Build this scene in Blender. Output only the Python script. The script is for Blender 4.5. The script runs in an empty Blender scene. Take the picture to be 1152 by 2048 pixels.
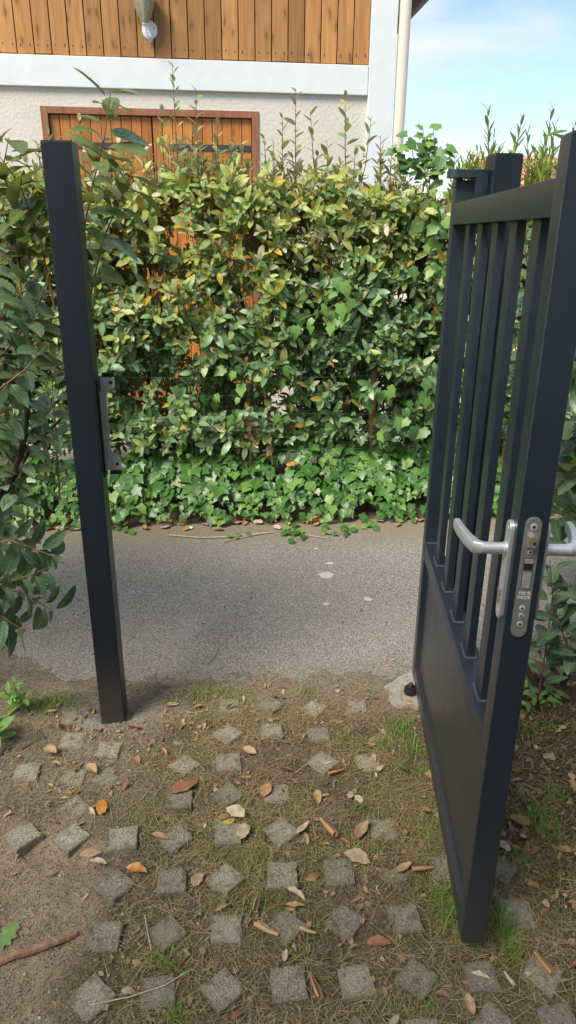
import bpy, bmesh, math, random
import numpy as np
from mathutils import Vector, Matrix, noise as mnoise

random.seed(7)
RNG = np.random.default_rng(11)
scene = bpy.context.scene
COL = scene.collection
PI = math.pi
R_ = math.radians

# ------------------------------------------------------------------ camera
CAM_F, CAM_T, CAM_R, CAM_H = 1425.0, 0.37263, 0.00914, 1.6
_fw = np.array([0, math.cos(CAM_T), -math.sin(CAM_T)])
_up = np.array([0, math.sin(CAM_T), math.cos(CAM_T)])
_rt = np.array([1.0, 0, 0])
_R = _rt * math.cos(CAM_R) + _up * math.sin(CAM_R)
_U = -_rt * math.sin(CAM_R) + _up * math.cos(CAM_R)
cam_d = bpy.data.cameras.new('camera')
cam = bpy.data.objects.new('camera', cam_d)
COL.objects.link(cam)
cam_d.sensor_fit = 'VERTICAL'
cam_d.sensor_height = 24
cam_d.lens = 24 * CAM_F / 2048
cam_d.clip_start = 0.05
cam_d.clip_end = 600
cam.matrix_world = Matrix(((_R[0], _U[0], -_fw[0], 0), (_R[1], _U[1], -_fw[1], 0), (_R[2], _U[2], -_fw[2], CAM_H), (0, 0, 0, 1)))
scene.camera = cam

# ------------------------------------------------------------------ sky, sun, exposure
SUN_EL, SUN_AZ = R_(50), R_(-138)          # azimuth measured from +Y (ahead) towards +X (right)
SKY_STRENGTH = 0.075
SUN_STRENGTH = 2.4
world = bpy.data.worlds.new('World')
scene.world = world
world.use_nodes = True
nt = world.node_tree
nt.nodes.clear()
w_out = nt.nodes.new('ShaderNodeOutputWorld')
w_bg = nt.nodes.new('ShaderNodeBackground')
w_sky = nt.nodes.new('ShaderNodeTexSky')
w_sky.sky_type = 'NISHITA'
w_sky.sun_disc = False
w_sky.sun_elevation = SUN_EL
w_sky.sun_rotation = SUN_AZ
w_sky.air_density = 1.0
w_sky.dust_density = 0.1
w_sky.ozone_density = 2.0
w_tc = nt.nodes.new('ShaderNodeTexCoord')
w_map = nt.nodes.new('ShaderNodeMapping')
w_map.inputs['Scale'].default_value = (0.9, 0.9, 3.0)
w_map.inputs['Rotation'].default_value = (R_(0), R_(-9), 0)
w_map.inputs['Location'].default_value = (0.35, 0.1, 0.12)
w_n = nt.nodes.new('ShaderNodeTexNoise')
w_n.inputs['Scale'].default_value = 2.2
w_n.inputs['Detail'].default_value = 6
w_n.inputs['Roughness'].default_value = 0.52
w_n.inputs['Distortion'].default_value = 0.25
w_r = nt.nodes.new('ShaderNodeValToRGB')
w_r.color_ramp.elements[0].position = 0.42
w_r.color_ramp.elements[1].position = 0.60
w_mix = nt.nodes.new('ShaderNodeMix')
w_mix.data_type = 'RGBA'
w_mix.inputs[7].default_value = (4.9, 5.0, 4.95, 1)
w_fac = nt.nodes.new('ShaderNodeMath')
w_fac.operation = 'MULTIPLY'
w_fac.inputs[1].default_value = 0.9
L = nt.links
L.new(w_tc.outputs['Generated'], w_map.inputs['Vector'])
L.new(w_map.outputs['Vector'], w_n.inputs['Vector'])
L.new(w_n.outputs['Fac'], w_r.inputs['Fac'])
L.new(w_r.outputs['Color'], w_fac.inputs[0])
L.new(w_fac.outputs[0], w_mix.inputs[0])
L.new(w_sky.outputs['Color'], w_mix.inputs[6])
L.new(w_mix.outputs[2], w_bg.inputs['Color'])
L.new(w_bg.outputs['Background'], w_out.inputs['Surface'])
w_bg.inputs['Strength'].default_value = SKY_STRENGTH

sun_d = bpy.data.lights.new('sun', 'SUN')
sun_d.energy = SUN_STRENGTH
sun_d.angle = R_(26)
sun_d.color = (1.0, 0.92, 0.78)
sun = bpy.data.objects.new('sun', sun_d)
COL.objects.link(sun)
_sd = Vector((math.sin(SUN_AZ) * math.cos(SUN_EL), math.cos(SUN_AZ) * math.cos(SUN_EL), math.sin(SUN_EL)))
sun.rotation_euler = _sd.to_track_quat('Z', 'Y').to_euler()
sun.location = (3, 5, 9)

scene.view_settings.view_transform = 'Standard'
scene.view_settings.look = 'None'
scene.view_settings.exposure = 1.45
scene.view_settings.gamma = 1
scene.view_settings.use_curve_mapping = False


# ------------------------------------------------------------------ pixel -> world (photo measurements)
CP = np.array([0, 0, CAM_H])


def ray(u, v):
    return _fw + _R * (u - 576) / CAM_F + _U * (1024 - v) / CAM_F


def G(u, v, z=0.0):
    d = ray(u, v)
    p = CP + d * ((z - CAM_H) / d[2])
    return Vector(p)


def AY(u, v, y):
    d = ray(u, v)
    return Vector(CP + d * (y / d[1]))


# ------------------------------------------------------------------ material helpers
def new_mat(name):
    m = bpy.data.materials.new(name)
    m.use_nodes = True
    t = m.node_tree
    b = t.nodes['Principled BSDF']
    return m, t, b


def N(t, kind, **kw):
    n = t.nodes.new(kind)
    for k, v in kw.items():
        if k in n.inputs.keys():
            n.inputs[k].default_value = v
        else:
            setattr(n, k, v)
    return n


def ramp(t, stops):
    r = t.nodes.new('ShaderNodeValToRGB')
    e = r.color_ramp.elements
    while len(e) < len(stops):
        e.new(0.5)
    for k, (p, c) in enumerate(stops):
        e[k].position = p
        e[k].color = (c[0], c[1], c[2], 1)
    return r


def mixc(t, a, b, fac, mode='MIX'):
    m = t.nodes.new('ShaderNodeMix')
    m.data_type = 'RGBA'
    m.blend_type = mode
    for s, v in ((0, fac), (6, a), (7, b)):
        if hasattr(v, 'links') or isinstance(v, bpy.types.NodeSocket):
            t.links.new(v, m.inputs[s])
        elif s == 0:
            m.inputs[0].default_value = v
        else:
            m.inputs[s].default_value = (v[0], v[1], v[2], 1)
    return m.outputs[2]


def maths(t, op, a, b=0.0):
    m = t.nodes.new('ShaderNodeMath')
    m.operation = op
    for k, v in ((0, a), (1, b)):
        if isinstance(v, bpy.types.NodeSocket):
            t.links.new(v, m.inputs[k])
        else:
            m.inputs[k].default_value = v
    return m.outputs[0]


def bump(t, b, h, strength=0.3, dist=0.01):
    n = t.nodes.new('ShaderNodeBump')
    n.inputs['Strength'].default_value = strength
    n.inputs['Distance'].default_value = dist
    t.links.new(h, n.inputs['Height'])
    t.links.new(n.outputs['Normal'], b.inputs['Normal'])


def plain(name, col, rough=0.5, metal=0.0, spec=0.5, var=0.12, scale=40, bmp=0.0):
    m, t, b = new_mat(name)
    tc = N(t, 'ShaderNodeTexCoord')
    n = N(t, 'ShaderNodeTexNoise', Scale=scale, Detail=4)
    t.links.new(tc.outputs['Object'], n.inputs['Vector'])
    c0 = [max(0, x * (1 - var)) for x in col]
    c1 = [min(1, x * (1 + var)) for x in col]
    r = ramp(t, [(0.3, c0), (0.7, c1)])
    t.links.new(n.outputs['Fac'], r.inputs['Fac'])
    t.links.new(r.outputs['Color'], b.inputs['Base Color'])
    b.inputs['Roughness'].default_value = rough
    b.inputs['Metallic'].default_value = metal
    b.inputs['Specular IOR Level'].default_value = spec
    if bmp:
        bump(t, b, n.outputs['Fac'], bmp, 0.004)
    return m


def rnd_pieces(t):
    """one random number per loose piece and per object"""
    g = N(t, 'ShaderNodeNewGeometry')
    o = N(t, 'ShaderNodeObjectInfo')
    s = maths(t, 'ADD', g.outputs['Random Per Island'], o.outputs['Random'])
    return maths(t, 'FRACT', s), g


def leaf_mat(name, cols, under, rough=0.38, trans=0.25, vein=0.35, spec=0.5, blotch=None):
    m, t, b = new_mat(name)
    r, g = rnd_pieces(t)
    n = len(cols)
    cr = ramp(t, [((k + 0.5) / n, c) for k, c in enumerate(cols)])
    t.links.new(r, cr.inputs['Fac'])
    uv = N(t, 'ShaderNodeUVMap')
    sx = N(t, 'ShaderNodeSeparateXYZ')
    t.links.new(uv.outputs['UV'], sx.inputs[0])
    ax = maths(t, 'ABSOLUTE', maths(t, 'SUBTRACT', sx.outputs['X'], 0.5))
    mid = maths(t, 'LESS_THAN', ax, 0.016)
    sv = maths(t, 'SINE', maths(t, 'MULTIPLY', maths(t, 'SUBTRACT', sx.outputs['Y'], maths(t, 'MULTIPLY', ax, 0.9)), 46.0))
    sv = maths(t, 'MULTIPLY', maths(t, 'GREATER_THAN', sv, 0.86), 0.45)
    vf = maths(t, 'MULTIPLY', maths(t, 'MAXIMUM', mid, sv), vein)
    pale = mixc(t, cr.outputs['Color'], (0.45, 0.5, 0.25), 0.55)
    c = mixc(t, cr.outputs['Color'], pale, vf)
    tc = N(t, 'ShaderNodeTexCoord')
    nz = N(t, 'ShaderNodeTexNoise', Scale=70.0, Detail=3)
    t.links.new(tc.outputs['Object'], nz.inputs['Vector'])
    dk = ramp(t, [(0.3, (0.72, 0.72, 0.72)), (0.7, (1.2, 1.2, 1.2))])
    t.links.new(nz.outputs['Fac'], dk.inputs['Fac'])
    c = mixc(t, c, dk.outputs['Color'], 1.0, 'MULTIPLY')
    if blotch:
        bz = N(t, 'ShaderNodeTexNoise', Scale=160.0, Detail=2)
        t.links.new(tc.outputs['Object'], bz.inputs['Vector'])
        c = mixc(t, c, blotch, maths(t, 'MULTIPLY', maths(t, 'GREATER_THAN', bz.outputs['Fac'], 0.62), 0.7))
    c = mixc(t, c, under, g.outputs['Backfacing'])
    t.links.new(c, b.inputs['Base Color'])
    b.inputs['Roughness'].default_value = rough
    b.inputs['Specular IOR Level'].default_value = spec
    bump(t, b, maths(t, 'ADD', vf, maths(t, 'MULTIPLY', nz.outputs['Fac'], 0.6)), 0.25, 0.002)
    if trans > 0:
        tr = N(t, 'ShaderNodeBsdfTranslucent')
        tcol = mixc(t, c, (0.35, 0.42, 0.04), 0.35)
        t.links.new(tcol, tr.inputs['Color'])
        ms = N(t, 'ShaderNodeMixShader')
        ms.inputs[0].default_value = trans
        t.links.new(b.outputs[0], ms.inputs[1])
        t.links.new(tr.outputs[0], ms.inputs[2])
        t.links.new(ms.outputs[0], t.nodes['Material Output'].inputs['Surface'])
    return m


def wood_mat(name, light, dark, rough=0.5, knot=0.75, stretch=0.05, spec=0.35):
    m, t, b = new_mat(name)
    tc = N(t, 'ShaderNodeTexCoord')
    oi = N(t, 'ShaderNodeObjectInfo')
    off = N(t, 'ShaderNodeVectorMath', operation='SCALE')
    off.inputs[0].default_value = (13.7, 5.1, 31.3)
    t.links.new(oi.outputs['Random'], off.inputs['Scale'])
    ad = N(t, 'ShaderNodeVectorMath', operation='ADD')
    t.links.new(tc.outputs['Object'], ad.inputs[0])
    t.links.new(off.outputs[0], ad.inputs[1])
    # knots bend the grain
    ks = N(t, 'ShaderNodeSeparateXYZ')
    t.links.new(ad.outputs[0], ks.inputs[0])
    kv = N(t, 'ShaderNodeCombineXYZ')
    t.links.new(maths(t, 'MULTIPLY', ks.outputs['X'], 8.0), kv.inputs['X'])
    t.links.new(maths(t, 'MULTIPLY', ks.outputs['Z'], 3.2), kv.inputs['Y'])
    kw = N(t, 'ShaderNodeTexNoise', Scale=1.3, Detail=3)
    t.links.new(kv.outputs[0], kw.inputs['Vector'])
    kx = N(t, 'ShaderNodeVectorMath', operation='MULTIPLY_ADD')
    t.links.new(kw.outputs['Color'], kx.inputs[0])
    kx.inputs[1].default_value = (.5, .5, 0)
    t.links.new(kv.outputs[0], kx.inputs[2])
    vo = N(t, 'ShaderNodeTexVoronoi', Scale=1.0, voronoi_dimensions='2D')
    t.links.new(kx.outputs[0], vo.inputs['Vector'])
    kd = ramp(t, [(0.0, (1, 1, 1)), (0.07, (0.75, 0.75, 0.75)), (0.13, (0.25, 0.25, 0.25)), (0.28, (0, 0, 0))])
    t.links.new(vo.outputs['Distance'], kd.inputs['Fac'])
    mp = N(t, 'ShaderNodeMapping')
    mp.inputs['Scale'].default_value = (1, 1, stretch)
    t.links.new(ad.outputs[0], mp.inputs['Vector'])
    g1 = N(t, 'ShaderNodeTexNoise', Scale=55.0, Detail=5, Distortion=0.6)
    t.links.new(mp.outputs['Vector'], g1.inputs['Vector'])
    g2 = N(t, 'ShaderNodeTexNoise', Scale=9.0, Detail=3, Distortion=0.8)
    t.links.new(mp.outputs['Vector'], g2.inputs['Vector'])
    gr = maths(t, 'ADD', maths(t, 'MULTIPLY', g1.outputs['Fac'], 0.6), maths(t, 'MULTIPLY', g2.outputs['Fac'], 0.5))
    mid = [(a + c) / 2 for a, c in zip(light, dark)]
    cr = ramp(t, [(0.36, dark), (0.52, mid), (0.68, light)])
    t.links.new(gr, cr.inputs['Fac'])
    val = ramp(t, [(0.0, (0.66, 0.66, 0.68)), (1.0, (1.15, 1.14, 1.12))])
    t.links.new(oi.outputs['Random'], val.inputs['Fac'])
    c = mixc(t, cr.outputs['Color'], val.outputs['Color'], 1.0, 'MULTIPLY')
    c = mixc(t, c, [x * 0.32 for x in dark], maths(t, 'MULTIPLY', kd.outputs['Color'], knot))
    t.links.new(c, b.inputs['Base Color'])
    b.inputs['Roughness'].default_value = rough
    b.inputs['Specular IOR Level'].default_value = spec
    bump(t, b, g1.outputs['Fac'], 0.25, 0.003)
    return m


M = {}
# powder coated anthracite
m, t, b = new_mat('anthracite_paint')
tc = N(t, 'ShaderNodeTexCoord')
n1 = N(t, 'ShaderNodeTexNoise', Scale=900.0, Detail=2)
n2 = N(t, 'ShaderNodeTexNoise', Scale=6.0, Detail=5, Roughness=0.7)
t.links.new(tc.outputs['Object'], n1.inputs['Vector'])
t.links.new(tc.outputs['Object'], n2.inputs['Vector'])
cr = ramp(t, [(0.3, (0.009, 0.015, 0.026)), (0.75, (0.013, 0.021, 0.034))])
t.links.new(n2.outputs['Fac'], cr.inputs['Fac'])
sx = N(t, 'ShaderNodeSeparateXYZ')
t.links.new(tc.outputs['Object'], sx.inputs[0])
low = N(t, 'ShaderNodeMapRange')
low.inputs['From Min'].default_value = 0.05
low.inputs['From Max'].default_value = 0.40
low.inputs['To Min'].default_value = 0.30
low.inputs['To Max'].default_value = 0.02
t.links.new(sx.outputs['Z'], low.inputs['Value'])
n5 = N(t, 'ShaderNodeTexNoise', Scale=16.0, Detail=7, Roughness=0.75)
t.links.new(tc.outputs['Object'], n5.inputs['Vector'])
t.links.new(mixc(t, cr.outputs['Color'], (0.15, 0.125, 0.095), maths(t, 'MULTIPLY', low.outputs[0], n5.outputs['Fac'])), b.inputs['Base Color'])
rr = ramp(t, [(0.3, (0.33, 0.33, 0.33)), (0.7, (0.41, 0.41, 0.41))])
t.links.new(n2.outputs['Fac'], rr.inputs['Fac'])
t.links.new(rr.outputs['Color'], b.inputs['Roughness'])
b.inputs['Specular IOR Level'].default_value = 0.8
bump(t, b, n1.outputs['Fac'], 0.06, 0.001)
M['paint'] = m
# post paint, with dust and splashes near the foot
m, t, b = new_mat('post_paint')
tc = N(t, 'ShaderNodeTexCoord')
n2 = N(t, 'ShaderNodeTexNoise', Scale=24.0, Detail=6, Roughness=0.7)
t.links.new(tc.outputs['Object'], n2.inputs['Vector'])
sx = N(t, 'ShaderNodeSeparateXYZ')
t.links.new(tc.outputs['Object'], sx.inputs[0])
low = N(t, 'ShaderNodeMapRange')
low.inputs['From Min'].default_value = 0.02
low.inputs['From Max'].default_value = 0.30
low.inputs['To Min'].default_value = 0.62
low.inputs['To Max'].default_value = 0.0
t.links.new(sx.outputs['Z'], low.inputs['Value'])
f = maths(t, 'MULTIPLY', low.outputs[0], n2.outputs['Fac'])
c = mixc(t, (0.006, 0.0105, 0.018), (0.13, 0.105, 0.08), f)
t.links.new(c, b.inputs['Base Color'])
b.inputs['Roughness'].default_value = 0.38
b.inputs['Specular IOR Level'].default_value = 0.5
M['post'] = m
M['black'] = plain('black_plastic', (0.012, 0.012, 0.013), 0.5)
M['dark_steel'] = plain('dark_iron', (0.055, 0.056, 0.06), 0.5, 0.4, var=.4, scale=70)
M['steel'] = plain('stainless_steel', (0.44, 0.44, 0.45), 0.33, 0.75, var=0.1, scale=120)
M['zinc'] = plain('zinc_steel', (0.42, 0.42, 0.42), 0.42, 0.2, var=0.2, scale=90)
M['alu'] = plain('brushed_aluminium', (0.66, 0.67, 0.69), 0.40, 0.75, var=0.05, scale=200)
M['brass'] = plain('worn_brass', (0.42, 0.36, 0.26), 0.4, 0.7)
M['weld'] = plain('weld_bead', (0.05, 0.06, 0.07), 0.3, 0.0, spec=0.7)
M['text'] = plain('etched_letter', (0.66, 0.66, 0.64), 0.6, 0.0)
# house
M['white'] = plain('white_painted_timber', (0.625, 0.655, 0.685), 0.55, var=0.04, scale=9)
M['pvc'] = plain('beige_pvc', (0.62, 0.56, 0.48), 0.4, var=0.04, scale=5)
M['clad'] = wood_mat('honey_pine_cladding', (0.47, 0.24, 0.082), (0.30, 0.138, 0.042))
M['door_wood'] = wood_mat('orange_varnished_pine', (0.54, 0.22, 0.055), (0.34, 0.11, 0.025), rough=0.35, knot=0.4, spec=0.5)
M['frame_wood'] = wood_mat('red_brown_timber', (0.30, 0.125, 0.07), (0.20, 0.078, 0.045), knot=0.2)
M['groove'] = plain('dark_groove', (0.06, 0.03, 0.015), 0.8)
M['nail'] = plain('nail_head', (0.05, 0.035, 0.025), 0.6)
m, t, b = new_mat('roughcast_render')
tc = N(t, 'ShaderNodeTexCoord')
n1 = N(t, 'ShaderNodeTexNoise', Scale=42.0, Detail=8, Roughness=0.7)
n2 = N(t, 'ShaderNodeTexNoise', Scale=2.0, Detail=4)
t.links.new(tc.outputs['Object'], n1.inputs['Vector'])
t.links.new(tc.outputs['Object'], n2.inputs['Vector'])
cr = ramp(t, [(0.3, (0.49, 0.46, 0.40)), (0.55, (0.59, 0.565, 0.505)), (0.75, (0.63, 0.605, 0.545))])
t.links.new(maths(t, 'ADD', maths(t, 'MULTIPLY', n1.outputs['Fac'], 0.75), maths(t, 'MULTIPLY', n2.outputs['Fac'], 0.3)), cr.inputs['Fac'])
t.links.new(cr.outputs['Color'], b.inputs['Base Color'])
b.inputs['Roughness'].default_value = 0.9
bump(t, b, n1.outputs['Fac'], 0.55, 0.012)
M['render'] = m
m, t, b = new_mat('terracotta_tile')
r, g = rnd_pieces(t)
cr = ramp(t, [(0.1, (0.42, 0.17, 0.10)), (0.5, (0.55, 0.26, 0.17)), (0.9, (0.62, 0.36, 0.25))])
t.links.new(r, cr.inputs['Fac'])
t.links.new(cr.outputs['Color'], b.inputs['Base Color'])
b.inputs['Roughness'].default_value = 0.85
M['tile'] = m
M['soffit'] = plain('cream_soffit', (0.62, 0.58, 0.5), 0.7, var=0.05)
M['gutter'] = plain('dark_brown_edge', (0.09, 0.055, 0.045), 0.6)
m, t, b = new_mat('smoked_lamp_glass')
b.inputs['Base Color'].default_value = (0.62, 0.61, 0.47, 1)
b.inputs['Roughness'].default_value = 0.10
b.inputs['Transmission Weight'].default_value = 0.72
b.inputs['IOR'].default_value = 1.08
nz = N(t, 'ShaderNodeTexNoise', Scale=50.0)
bump(t, b, nz.outputs['Fac'], 0.1, 0.002)
M['glass'] = m
M['bulb'] = plain('frosted_bulb', (0.82, 0.82, 0.78), 0.35, var=0.02)
# leaves
M['l_olive'] = leaf_mat('hedge_leaf_olive', [(0.31, 0.40, 0.085), (0.42, 0.45, 0.11), (0.20, 0.33, 0.08), (0.48, 0.47, 0.14), (0.25, 0.38, 0.11)], (0.36, 0.36, 0.20), rough=0.42, trans=0.3, blotch=(0.24, 0.24, 0.10))
M['l_green'] = leaf_mat('hedge_leaf_green', [(0.13, 0.26, 0.095), (0.19, 0.32, 0.14), (0.10, 0.21, 0.09), (0.25, 0.37, 0.17), (0.15, 0.28, 0.15)], (0.34, 0.38, 0.24), rough=0.36, trans=0.25)
M['l_yellow'] = leaf_mat('hedge_leaf_yellow', [(0.52, 0.36, 0.03), (0.44, 0.36, 0.05), (0.58, 0.33, 0.03)], (0.45, 0.38, 0.12), rough=0.45, trans=0.3)
M['l_cream'] = leaf_mat('hedge_leaf_cream', [(0.432, 0.432, 0.264), (0.528, 0.480, 0.324), (0.360, 0.396, 0.204)], (0.46, 0.44, 0.32), rough=0.5, trans=0.25)
M['l_ivy'] = leaf_mat('ivy_leaf', [(0.04, 0.14, 0.022), (0.06, 0.18, 0.03), (0.032, 0.11, 0.02), (0.085, 0.215, 0.035), (0.045, 0.125, 0.03)], (0.13, 0.21, 0.07), rough=0.36, trans=0.2, vein=0.4)
M['l_ivy2'] = leaf_mat('young_ivy_leaf', [(0.16, 0.33, 0.06), (0.12, 0.28, 0.05), (0.22, 0.36, 0.09)], (0.22, 0.32, 0.12), rough=0.42, trans=0.3, vein=0.3)
M['l_big'] = leaf_mat('glossy_dark_leaf', [(0.065, 0.135, 0.068), (0.09, 0.175, 0.088), (0.052, 0.115, 0.06), (0.125, 0.21, 0.115)], (0.12, 0.155, 0.075), rough=0.2, trans=0.14, vein=0.5, spec=0.65)
M['l_big_olive'] = leaf_mat('olive_shoot_leaf', [(0.111, 0.156, 0.042), (0.143, 0.189, 0.055), (0.098, 0.150, 0.046)], (0.145, 0.17, 0.06), rough=0.4, trans=0.3, vein=0.3)
M['l_bay'] = leaf_mat('narrow_sunny_leaf', [(0.21, 0.34, 0.04), (0.29, 0.40, 0.055), (0.16, 0.27, 0.04), (0.36, 0.42, 0.07)], (0.28, 0.32, 0.08), rough=0.4, trans=0.4, vein=0.3)
M['l_dead'] = leaf_mat('dead_brown_leaf', [(0.30, 0.15, 0.07), (0.22, 0.11, 0.055), (0.36, 0.20, 0.10)], (0.32, 0.20, 0.12), rough=0.7, trans=0.1, vein=0.2)
M['bark'] = plain('grey_brown_bark', (0.13, 0.088, 0.055), 0.85, var=0.5, scale=60, bmp=0.8)
M['bark_red'] = plain('red_brown_twig', (0.19, 0.085, 0.045), 0.7, var=0.3, scale=60)
M['bark_dark'] = plain('dark_bark', (0.055, 0.038, 0.026), 0.85, var=0.4, scale=60, bmp=0.6)
M['stick'] = plain('weathered_stick', (0.25, 0.14, 0.085), 0.8, var=.45, scale=45, bmp=.8)
M['wire'] = plain('green_coated_wire', (0.03, 0.13, 0.06), 0.4)


def ground_leaf(name, cols, under=None, rough=0.6):
    return leaf_mat(name, cols, under or [min(1, c * 1.15 + 0.02) for c in cols[0]], rough=rough, trans=0.08, vein=0.25)


M['d_tan'] = ground_leaf('dry_tan_leaf', [(0.42, 0.27, 0.15), (0.36, 0.22, 0.11), (0.48, 0.31, 0.17)])
M['d_pale'] = ground_leaf('dry_pale_leaf', [(0.50, 0.40, 0.27), (0.44, 0.34, 0.23), (0.55, 0.46, 0.33)])
M['d_orange'] = ground_leaf('orange_leaf', [(0.58, 0.23, 0.035), (0.52, 0.22, 0.05)], rough=0.4)
M['d_red'] = ground_leaf('red_brown_leaf', [(0.36, 0.14, 0.07), (0.30, 0.12, 0.06)])
M['d_purple'] = ground_leaf('purple_leaf', [(0.14, 0.045, 0.05), (0.12, 0.04, 0.04)])
M['d_yellow'] = ground_leaf('yellow_leaf', [(0.55, 0.36, 0.04), (0.50, 0.40, 0.08)])
M['d_green'] = ground_leaf('green_fallen_leaf', [(0.20, 0.32, 0.09), (0.16, 0.26, 0.08)], rough=0.45)
M['d_rust'] = ground_leaf('rusty_leaf', [(0.42, 0.22, 0.095), (0.35, 0.19, 0.09)])


# ground covers
def straw_mat(name, cols):
    m, t, b = new_mat(name)
    r, g = rnd_pieces(t)
    cr = ramp(t, [((k + 0.5) / len(cols), c) for k, c in enumerate(cols)])
    t.links.new(r, cr.inputs['Fac'])
    t.links.new(cr.outputs['Color'], b.inputs['Base Color'])
    b.inputs['Roughness'].default_value = 0.65
    b.inputs['Specular IOR Level'].default_value = 0.3
    return m


M['straw'] = straw_mat('dry_straw', [(0.36, 0.27, 0.13), (0.50, 0.39, 0.21), (0.24, 0.17, 0.075), (0.42, 0.34, 0.16), (0.17, 0.12, 0.06)])
M['grass'] = straw_mat('green_grass', [(0.11, 0.22, 0.03), (0.18, 0.30, 0.05), (0.08, 0.17, 0.025), (0.24, 0.32, 0.08), (0.15, 0.22, 0.045)])
M['chips'] = straw_mat('leaf_crumbs', [(0.32, 0.22, 0.12), (0.20, 0.125, 0.07), (0.42, 0.31, 0.19), (0.13, 0.08, 0.045), (0.36, 0.21, 0.10)])
M['pebble'] = straw_mat('small_pebbles', [(0.22, 0.21, 0.19), (0.36, 0.34, 0.30), (0.12, 0.12, 0.12), (0.45, 0.41, 0.35), (0.28, 0.24, 0.19)])

m, t, b = new_mat('garden_soil')
at = N(t, 'ShaderNodeVertexColor')
at.layer_name = 'soil'
tc = N(t, 'ShaderNodeTexCoord')
n1 = N(t, 'ShaderNodeTexNoise', Scale=70.0, Detail=8, Roughness=0.75)
n2 = N(t, 'ShaderNodeTexVoronoi', Scale=210.0)
t.links.new(tc.outputs['Object'], n1.inputs['Vector'])
t.links.new(tc.outputs['Object'], n2.inputs['Vector'])
cr = ramp(t, [(0.28, (0.5, 0.48, 0.45)), (0.5, (1, 1, 1)), (0.72, (1.5, 1.5, 1.5))])
t.links.new(n1.outputs['Fac'], cr.inputs['Fac'])
c = mixc(t, at.outputs['Color'], cr.outputs['Color'], 1.0, 'MULTIPLY')
sp = N(t, 'ShaderNodeSeparateColor')
t.links.new(n2.outputs['Color'], sp.inputs[0])
c = mixc(t, c, (0.34, 0.29, 0.22), maths(t, 'MULTIPLY', maths(t, 'GREATER_THAN', sp.outputs[0], 0.9), 0.6))
c = mixc(t, c, (0.03, 0.024, 0.018), maths(t, 'MULTIPLY', maths(t, 'LESS_THAN', sp.outputs[1], 0.12), 0.6))
t.links.new(c, b.inputs['Base Color'])
b.inputs['Roughness'].default_value = 0.95
b.inputs['Specular IOR Level'].default_value = 0.15
bump(t, b, maths(t, 'ADD', n1.outputs['Fac'], maths(t, 'MULTIPLY', n2.outputs['Distance'], 0.5)), 0.8, 0.012)
M['soil'] = m

m, t, b = new_mat('worn_asphalt')
tc = N(t, 'ShaderNodeTexCoord')
v1 = N(t, 'ShaderNodeTexVoronoi', Scale=230.0)
n1 = N(t, 'ShaderNodeTexNoise', Scale=1.6, Detail=5, Roughness=0.6)
n3 = N(t, 'ShaderNodeTexNoise', Scale=420.0, Detail=2)
for q in (v1, n1, n3):
    t.links.new(tc.outputs['Object'], q.inputs['Vector'])
sp = N(t, 'ShaderNodeSeparateColor')
t.links.new(v1.outputs['Color'], sp.inputs[0])
cr = ramp(t, [(0.0, (0.15, 0.144, 0.138)), (0.35, (0.265, 0.254, 0.24)), (0.75, (0.385, 0.368, 0.345)), (1.0, (0.58, 0.55, 0.51))])
t.links.new(sp.outputs[0], cr.inputs['Fac'])
c = mixc(t, cr.outputs['Color'], (0.40, 0.34, 0.285), maths(t, 'MULTIPLY', maths(t, 'SUBTRACT', n1.outputs['Fac'], 0.3), 1.25))
gap = ramp(t, [(0.0, (1, 1, 1)), (0.5, (1, 1, 1)), (0.75, (0.5, 0.5, 0.5))])
t.links.new(v1.outputs['Distance'], gap.inputs['Fac'])
c = mixc(t, c, gap.outputs['Color'], 1.0, 'MULTIPLY')
# brown moss and dust along the far edge of the lane
sx = N(t, 'ShaderNodeSeparateXYZ')
t.links.new(tc.outputs['Object'], sx.inputs[0])
far = N(t, 'ShaderNodeMapRange')
far.inputs['From Min'].default_value = 1.40
far.inputs['From Max'].default_value = 1.72
t.links.new(maths(t, 'ADD', sx.outputs['Y'], maths(t, 'MULTIPLY', n1.outputs['Fac'], 0.3)), far.inputs['Value'])
near = N(t, 'ShaderNodeMapRange')
near.inputs['From Min'].default_value = 0.36
near.inputs['From Max'].default_value = 0.10
t.links.new(maths(t, 'ADD', sx.outputs['Y'], maths(t, 'MULTIPLY', n1.outputs['Fac'], 0.3)), near.inputs['Value'])
n4 = N(t, 'ShaderNodeTexNoise', Scale=60.0, Detail=5)
t.links.new(tc.outputs['Object'], n4.inputs['Vector'])
edge = maths(t, 'MULTIPLY', maths(t, 'MAXIMUM', far.outputs[0], near.outputs[0]), maths(t, 'MULTIPLY', n4.outputs['Fac'], 1.3))
mossc = ramp(t, [(0.35, (0.17, 0.13, 0.085)), (0.6, (0.27, 0.215, 0.13))])
t.links.new(n4.outputs['Fac'], mossc.inputs['Fac'])
c = mixc(t, c, mossc.outputs['Color'], maths(t, 'MINIMUM', edge, 0.85))
t.links.new(c, b.inputs['Base Color'])
b.inputs['Roughness'].default_value = 0.85
b.inputs['Specular IOR Level'].default_value = 0.3
bump(t, b, maths(t, 'SUBTRACT', n3.outputs['Fac'], v1.outputs['Distance']), 0.7, 0.006)
M['asphalt'] = m

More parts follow.
